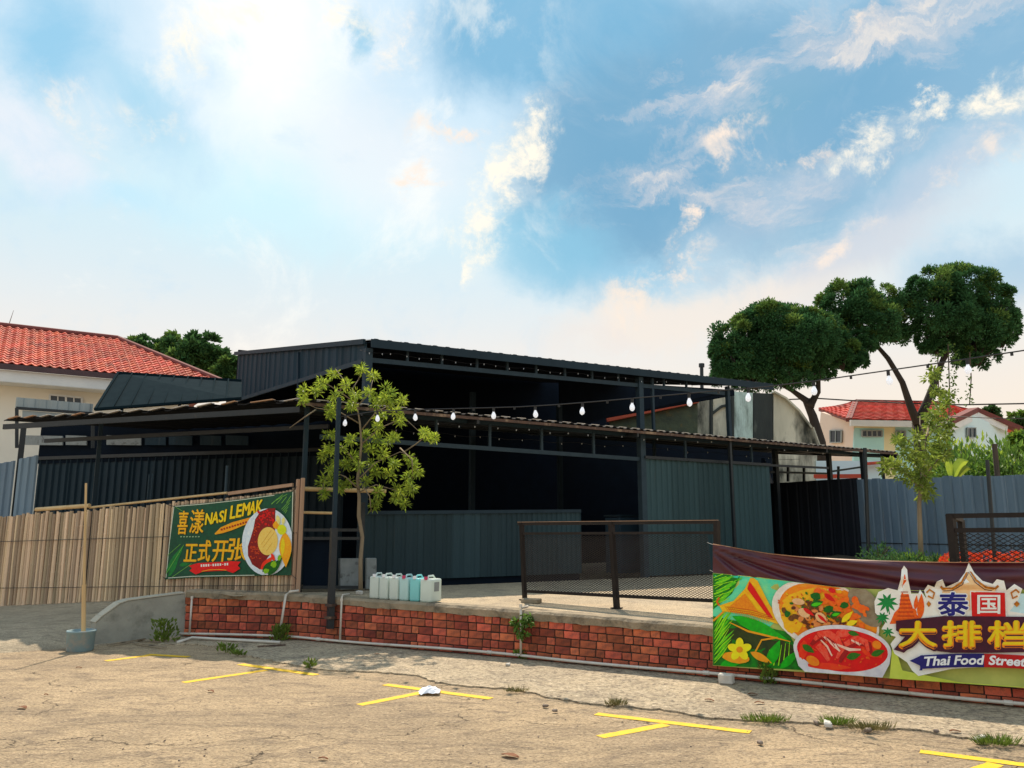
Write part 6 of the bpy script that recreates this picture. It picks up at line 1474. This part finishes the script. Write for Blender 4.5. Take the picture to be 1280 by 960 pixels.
# =================================================================== LOOSE OBJECTS
# ---- jerrycans standing on the coping
jp0, jd, jn = wpos(wt(459, 745)); 
labs = ['milky white jerrycan at the left end of the row on the brick wall', 'milky white jerrycan second from the left end of the row', 'pale milky jerrycan third from the left end of the row', 'pale aqua jerrycan between the milky cans and the turquoise one',
        'turquoise jerrycan, the most strongly coloured of the row', 'white jerrycan with a torn label at the right end of the row']
for i in range(6):
    u = (462, 474.5, 487, 500, 513, 528)[i]
    q, d, n_ = wpos(wt(u, 745), -.20); ang = math.atan2(d.y, d.x)
    root = thing('jerrycan', labs[i], 'jerrycan', 'jerrycans lined up on the brick wall'); root.location = (q.x, q.y, PZ(q.x) + .002); root.rotation_euler = (0, 0, ang + (.06, -.03, .02, -.02, .03, -.05)[i])
    W2 = .152 if i != 5 else .19; D2_ = .25; H2 = .305
    mb = MB(); mb.box((0, 0, H2 / 2), W2, D2_, H2); o = mb.build('body', (m_can, m_can, m_can, m_can3, m_can2, m_can)[i], root); bevel(o, .028, 3)
    for p in o.data.polygons: p.use_smooth = True
    mb = MB(); mb.tube([(0, -.09, H2 - .005), (0, -.05, H2 + .035), (0, .05, H2 + .035), (0, .09, H2 - .005)], .013, 7); mb.build('handle', o.data.materials[0], root)
    mb = MB(); mb.tube([(0, -.115, H2 - .01), (0, -.115, H2 + .03)], .026, 10); mb.build('cap', m_capr if i in (3, 5) else m_capw, root)
    mb = MB()
    if i == 5: mb.box((W2 / 2 + .002, .0, .20), .003, .11, .12, 0, .002); mb.build('torn_label', m_grey, root)
# ---- loose blocks at the railing foot
for (u, v, sx, sy, sz, lab, m) in ((664, 754, .26, .12, .06, 'flat stone slab lying at the foot of the left railing post', m_coping), (449, 743, .09, .07, .05, 'small white stone on the coping beside the jerrycans', m_whiteblk)):
    q = GP(u, v); mb = MB(); mb.box((q.x, q.y, q.z + sz / 2), sx, sy, sz, R(-28), .006); o = mb.build('loose_stone', m); bevel(o, .008, 1); tag(o, lab, 'stone')
q = G(908, 857); mb = MB(); mb.box((q.x, q.y, .016 + .05), .15, .11, .10, R(-30), .008); o = mb.build('concrete_block', m_whiteblk); bevel(o, .012, 1); tag(o, 'small pale concrete block on the apron below the corner of the Thai banner', 'block')
# ---- bucket with bamboo pole
bk2 = thing('bucket', 'faded blue bucket filled with concrete at the end of the kerb wall', 'bucket'); c = G(91, 816); cx, cy = c.x, c.y + .17
mb = MB(); seg = 26
for (r_, z) in ((.15, 0), (.165, .02), (.172, .24), (.18, .245), (.18, .265), (.163, .265), (.155, .19)):
    for j in range(seg): a = 2 * math.pi * j / seg; mb.v.append((cx + r_ * math.cos(a), cy + r_ * math.sin(a), z))
for i in range(6):
    for j in range(seg): a = i * seg + j; b = i * seg + (j + 1) % seg; mb.f.append((a, b, b + seg, a + seg))
mb.build('shell', m_bluep, bk2, smooth=True)
mb = MB(); mb.poly([(cx + .158 * math.cos(2 * math.pi * j / 20), cy + .158 * math.sin(2 * math.pi * j / 20), .21) for j in range(20)]); mb.build('concrete_fill', m_ramp, bk2)
pb = thing('bamboo_flagpole', 'thin yellow bamboo pole planted upright in the faded blue bucket', 'pole')
PT_ = lambda u, v: AD(u, v, cy)
mb = MB(); b0_ = Vector((cx + .03, cy, .20)); mid = PT_(105, 731); top_ = PT_(107.5, 604); mb.tube([b0_, mid], .028, 9); mb.build('sleeve', m_bamboo2, pb)
mb = MB(); mb.tube([mid, top_], [.018, .014], 7); mb.build('rod', m_bamboo2, pb)
# ---- PVC pipes
def pipe(lab, pts, r_=.016, m=m_pvc, sock=()):
    t_ = thing('drain_pipe', lab, 'pipe'); mb = MB(); mb.tube(pts, r_, 8); mb.build('pipe', m, t_, smooth=True)
    if sock:
        for s_ in sock: mb = MB(); mb.tube([s_[0], s_[1]], r_ * 1.35, 8); mb.build('socket', m, t_)
def wq(u, v, off):   # point over the wall face
    t = wt(u, v); p, d, n_ = wpos(t); pl = Plane(p + n_ * off, p + n_ * off + d); return pl.p(u, v)
base_pts = []
for t in [wt(222) - .0 + (T - .2 - wt(222)) * i / 60 for i in range(61)]:
    p, d, n_ = wpos(t, .045); base_pts.append(Vector((p.x, p.y, .062 + .008 * math.sin(t * 1.7))))
pipe('long white plastic pipe lying along the foot of the brick wall', base_pts, .017, sock=[(base_pts[k], base_pts[k] + (base_pts[k + 1] - base_pts[k]) * .3) for k in (10, 22, 34, 46)])
for (u, elb, vt, lab) in ((237, None, 745, 'short white riser pipe at the left end of the brick wall'), (425.5, (437, 744), 748, 'white riser pipe with an elbow beside the tall black pole'), (651, (661, 752), 755, 'white riser pipe with an elbow at the left railing post')):
    a = wq(u, 790, .05); a.z = .07; b = wq(u, vt, .05); b = Vector((a.x, a.y, b.z)); pts = [a, b]
    if elb: q = Vector((b.x, b.y, PZ(b.x) + .03)); e_ = wpos(wt(u) + .03, -.12, PZ(b.x) + .035)[0]; pts = [a, q - Vector((0, 0, .03)), q + (e_ - q) * .12, e_]
    pipe(lab, pts, .015, sock=[(b - Vector((0, 0, .04)), b)])
a = wq(349, 797, .09); a.z = .07; b = wq(357, 748, .06); c2 = wq(372, 742, .0); z = PZ(b.x) + .03
pipe('leaning white drain pipe bending onto the coping below the green banner', [a, Vector((b.x, b.y, z - .04)), Vector((b.x + .05, b.y + .02, z)), Vector((c2.x, c2.y + .05, z + .01))], .018)
q0, q1, q2 = G(222, 803, .03), G(240, 797, .05), G(275, 799, .04)
pipe('bent white pipe piece lying on the ground at the left end of the brick wall', [q0, q1, q2, G(350, 803, .04)], .02)
for (u0, v0, u1, v1, lab) in ((135, 806, 190, 797, 'weathered grey stick lying at the foot of the kerb wall'), (165, 803, 207, 809, 'thin grey lath lying crosswise before the kerb wall'), (322, 808, 357, 806, 'brown curved lath lying by the wall below the green banner')):
    mb = MB(); a, b = G(u0, v0, .03), G(u1, v1, .03); mb.beam(a, b, .03, .015); tag(mb.build('stick', m_coping if u0 < 300 else m_rust), lab, 'stick')

# ---- weeds
def weed(u, v, r_, h, n, m, lab, seed, z=0.0, kind='grass', D_=None):
    c = G(u, v, z); rg = random.Random(seed); t_ = thing('weed', lab, 'weed', 'weeds in the cracks of the lot'); mb = MB()
    for _ in range(n):
        a = rg.uniform(0, 6.28); q = c + Vector((math.cos(a) * r_ * rg.random(), math.sin(a) * r_ * .4 * rg.random(), 0)); d = Vector((math.cos(a) * .6, math.sin(a) * .6, rg.uniform(.5, 1.4)))
        if kind == 'grass': leaf(mb, q, d, h * rg.uniform(.5, 1.3), .007, rg)
        else: leaf(mb, q + Vector((0, 0, rg.uniform(0, h))), d, .06 * rg.uniform(.6, 1.3), .03, rg)
    stuff(mb.build('blades', m, t_)); mb = MB(); rr_ = r_
    for _ in range(4): a = rg.uniform(0, 6.28); mb.tube([c, c + Vector((math.cos(a) * r_ * .5, math.sin(a) * r_ * .2, h * .8))], .003, 4)
    mb.build('stem', m_dry, t_)
for i, w in enumerate([(205, 803, .2, .3, 260, m_grass, 'leafy weed growing where the kerb wall meets the brick wall', 'leaf'), (350, 801, .16, .2, 220, m_grass, 'leafy weed at the foot of the leaning drain pipe', 'leaf'),
        (283, 816, .13, .09, 70, m_grass, 'small green weed in the crack between two parking markings', 'leaf'), (297, 820, .1, .04, 40, m_grass, 'tiny flat weed on the crack right of the small green weed', 'leaf'), (387, 836, .06, .08, 30, m_grass, 'tiny upright weed by the end of the second parking marking', 'leaf'),
        (655, 824, .12, .09, 90, m_grass, 'low leafy weed at the foot of the riser pipe', 'leaf'), (645, 865, .12, .06, 90, m_dry, 'flat grass tuft on the broken apron edge at the centre', 'grass'), (770, 882, .10, .07, 110, m_dry, 'dry grass tuft at the apron edge above the fourth parking marking', 'grass'),
        (958, 902, .19, .07, 240, m_grass, 'green grass tuft on the apron edge below the flower of the banner', 'grass'), (1046, 906, .14, .08, 170, m_grass, 'green grass tuft left of the dry clump under the banner', 'grass'), (1088, 912, .19, .07, 220, m_dry, 'straggly half-dry grass clump under the middle of the banner', 'grass'),
        (1248, 931, .17, .08, 240, m_grass, 'green grass tuft at the right edge of the photo', 'grass'), (963, 856, .10, .19, 120, m_grass, 'dark leafy weed growing out below the Thai banner by the wall foot', 'leaf')]):
    u, v, r_, h, n, m, lab, kd = w; weed(u, v, r_, h, n, m, lab, 100 + i, .012, kd)
# creeper on the wall at the riser pipe
wc = thing('wall_creeper', 'bright green leafy plant growing out of the brick wall behind the riser pipe', 'plant'); rg = random.Random(77); mb = MB()
for (u, v, s_) in ((648, 783, 12), (658, 780, 10), (653, 790, 10), (643, 781, 8), (660, 772, 5)):
    for _ in range(4): cluster(mb, wq(u + rg.uniform(-5, 5), v + rg.uniform(-5, 5), rg.uniform(.05, .11)), .05, 9, .065, .04, rg, -.1, .3)
stuff(mb.build('creeper_leaves', m_leaf2, wc)); mb = MB(); mb.tube([wq(652, 765, .01), wq(655, 778, .06), wq(650, 792, .05)], .004, 5); mb.build('stem', m_bark, wc)
# ---- litter, pebbles and dead leaves
for i, (u, v, s_, lab) in enumerate([(24, 885, .11, 'curled brown dead leaf lying at the lower left of the lot'), (627, 945, .14, 'large curled orange-brown dead leaf at the bottom centre of the lot'), (95, 836, .06, 'small dead leaf on the lot right of the faded blue bucket'), (260, 865, .08, 'flat brown twig-like leaf beyond the second parking marking'),
        (935, 869, .09, 'reddish dead leaf on the apron near the banner foot'), (943, 880, .09, 'dark dead leaf on the apron below the reddish one'), (881, 876, .09, 'dark curled leaf on the apron beneath the corner of the banner'), (1187, 916, .09, 'pale dead leaf in the dry grass by the right edge'), (468, 819, .08, 'dark brown leaf on the shaded apron below the brick wall'), (55, 870, .04, 'tiny dark leaf at the lower left of the lot'), (398, 950, .07, 'thin dark leaf fragment at the bottom of the lot')]):
    c = G(u, v, .017 if 855 < v < 885 and u > 860 or u == 1187 else .001); rg = random.Random(200 + i); mb = MB(); a = rg.uniform(-.6, .6); d = Vector((math.cos(a), math.sin(a), .02)); s2 = Vector((-math.sin(a), math.cos(a), 0)); n = 6
    for k in range(n + 1): q = k / n; w = math.sin(math.pi * (.08 + .84 * q)) * s_ * .28; b = c + d * s_ * q + Vector((0, 0, .003 + .006 * (1 + math.sin(q * 4)))); mb.v += [tuple(b - s2 * w + Vector((0, 0, .010))), tuple(b), tuple(b + s2 * w + Vector((0, 0, .006)))]
    for k in range(n): j = k * 3; mb.f += [(j, j + 1, j + 4, j + 3), (j + 1, j + 2, j + 5, j + 4)]
    tag(mb.build('dead_leaf', m_deadleaf), lab, 'dead leaf', 'dead leaves on the lot')
for i, (u, v, s_, lab) in enumerate([(1021, 905, .05, 'dark stone chip at the left end of the dry grass under the banner'), (1036, 909, .09, 'pale broken concrete chunk beside the dry grass under the banner'), (682, 884, .05, 'small stone left of the fourth parking marking, nearest the lip'), (693, 890, .05, 'small stone left of the fourth parking marking, right of its twin'), (1225, 928, .09, 'pale broken chunk left of the rightmost grass tuft'),
        (1171, 916, .05, 'dark stone chip on the lip before the rightmost grass tuft'), (635, 833, .07, 'flat stone on the apron beside the riser pipe'), (950, 930, .05, 'small dark stone on the lot right of the fourth marking'), (1085, 915, .06, 'small rubble piece in the middle of the dry grass clump')]):
    c = G(u, v, .01); mb = MB(); rg = random.Random(300 + i); mb.box(c + Vector((0, 0, s_ * .25)), s_, s_ * .7, s_ * .5, rg.uniform(0, 3), s_ * .12, rg); o = mb.build('stone', m_rock if i not in (1, 4, 6) else m_whiteblk); bevel(o, s_ * .12, 1); tag(o, lab, 'stone', 'loose stones on the lot')
c = G(537, 866, .01); mb = MB(); rg = random.Random(5); N_ = 7
for i in range(N_ + 1):
    for j in range(N_ + 1): x, y = (i / N_ - .5), (j / N_ - .5); r2_ = max(0, 1 - 3.2 * (x * x + y * y)); mb.v.append((c.x + x * .2 + rg.uniform(-.01, .01), c.y + y * .22 + rg.uniform(-.01, .01), .012 + .05 * r2_ + rg.uniform(0, .02)))
for i in range(N_):
    for j in range(N_): k = i * (N_ + 1) + j; mb.f.append((k, k + 1, k + N_ + 2, k + N_ + 1))
tag(mb.build('crumpled_paper', mat('white_paper', (.78, .80, .84), (.55, .58, .65), 25, .8)), 'crumpled white paper lying on the middle parking marking', 'litter')
# scattered grit on the lot and apron
mb = MB(); rg = random.Random(55)
for _ in range(380):
    u, v = rg.uniform(-40, 1320), 812 + 175 * rg.random() ** .8; c = G(u, v, 0); w = .004 + .011 * rg.random() ** 4; mb.box((c.x, c.y, .003 + (.016 if 0 else 0)), w, w * .8, w * .7, rg.uniform(0, 3), w * .2, rg)
o = tag(stuff(mb.build('grit', m_rock)), 'fine dark grit scattered over the sunlit parking lot concrete', 'grit')

# =================================================================== STRING LIGHTS
sl_ = thing('string_lights', 'black cable of white bulbs sagging from the tall black pole to the upper right', 'string lights')
CAB = [(424, 521, 0), (470, 514, 0), (540, 511.5, 0), (600, 510, 0), (650, 508.5, 0), (700, 505.5, 0), (750, 501.5, 0), (800, 497, 0), (850, 492.5, 0), (900, 488, 0), (960, 483, 0), (1020, 476, 0), (1110, 463, 0), (1200, 450, 0), (1280, 438, 0), (1400, 418, 0)]
D0 = POLE_TOP.y; D1 = 7.0
def sD(u):   # the string runs straight in plan from the pole to a point right of the frame
    A_ = Vector((POLE_TOP.x, POLE_TOP.y)); B_ = Vector((5.3, 7.0)); s_ = (u - 640) / FPX * 1.0
    # solve for depth on the line seen under column u
    r = ray(u, 490); k = (A_.y * (B_.x - A_.x) - A_.x * (B_.y - A_.y)) / (r.y * (B_.x - A_.x) - r.x * (B_.y - A_.y)); return k * r.y
mb = MB(); mb.tube([AD(u, v, sD(u)) for u, v, _ in CAB], .007, 6); mb.build('cable', m_wire, sl_)
cabv = lambda u: interp([(a, b) for a, b, _ in CAB], u)
def bulb_mesh():
    mb = MB(); seg = 12; prof = [(.014, 0), (.016, -.02), (.030, -.05), (.036, -.075), (.030, -.10), (.014, -.115), (.002, -.119)]
    for (r_, z) in prof:
        for j in range(seg): a = 2 * math.pi * j / seg; mb.v.append((r_ * math.cos(a), r_ * math.sin(a), z))
    for i in range(len(prof) - 1):
        for j in range(seg): a = i * seg + j; b = i * seg + (j + 1) % seg; mb.f.append((a, b, b + seg, a + seg))
    o = mb.build('tmp', m_bulb, smooth=True); me = o.data; bpy.data.objects.remove(o); return me
bme = bulb_mesh()
sm_ = MB(); sm_.tube([(0, 0, .005), (0, 0, -.055)], .017, 8); so_ = sm_.build('tmp', m_socket); sme = so_.data; bpy.data.objects.remove(so_)
BU = [432, 472, 519, 567, 617, 669, 728, 790, 861, 935, 1017, 1110, 1209, 1320]
for i, u in enumerate(BU):
    q = AD(u, cabv(u), sD(u)); s = link('socket', sme, None, sl_); s.location = q
    b = link('bulb', bme, None, sl_); b.scale = (.88, .88, .9); b.location = q + Vector((0, 0, -.045)); b.rotation_euler = (.05 * math.sin(i), .08 * math.cos(i * 2), 0)
for i in range(len(BU) - 1):
    u = (BU[i] + BU[i + 1]) / 2; q = AD(u, cabv(u), sD(u)); s = link('socket', sme, None, sl_); s.location = q; s.scale = (.8, .8, .6)
# support beyond the frame
p_ = AD(1400, 418, sD(1400)); sp2 = MB(); sp2.tube([(p_.x, p_.y, 0), (p_.x, p_.y, p_.z + .1)], .035, 8); tag(sp2.build('support_pole', m_frame), 'plain steel pole holding the far end of the string lights beyond the frame', 'pole')
# small fairy bulbs under the roofs
fm = MB(); fm.tube([(0, 0, 0), (0, 0, -.028)], .010, 6); fo = fm.build('tmp', m_fairy); fme = fo.data; bpy.data.objects.remove(fo)
for (name, lab, pl, off, row, n, v2) in (('fairy_lights', 'row of tiny bulbs hanging just below the front canopy roof', FP, .2, [(540, 529), (620, 534), (760, 545), (870, 551), (1040, 566)], 22, 0), ('fairy_lights', 'second lower row of tiny bulbs strung behind the front canopy truss', FP, -.6, [(480, 537), (600, 546), (700, 553), (800, 559), (1000, 575)], 20, 0), ('fairy_lights', 'row of tiny bulbs strung along the eave of the tall hall', HP, .1, [(450, 438), (600, 455), (780, 473), (940, 487)], 30, 0)):
    t_ = thing(name, lab, 'fairy lights', 'tiny bulb rows on the eatery'); mb = MB(); u0, u1 = row[0][0], row[-1][0]
    P2 = lambda u: pl.p(u, interp(row, u) + 1.2 * math.sin(u / 9.), off)
    mb.tube([P2(u0 + (u1 - u0) * i / 40) for i in range(41)], .004, 4); mb.build('cable', m_wire, t_)
    for i in range(n): u = u0 + (u1 - u0) * (i + .5) / n + rnd.uniform(-4, 4); b = link('bulb', fme, None, t_); b.location = P2(u) + Vector((0, 0, -.004))
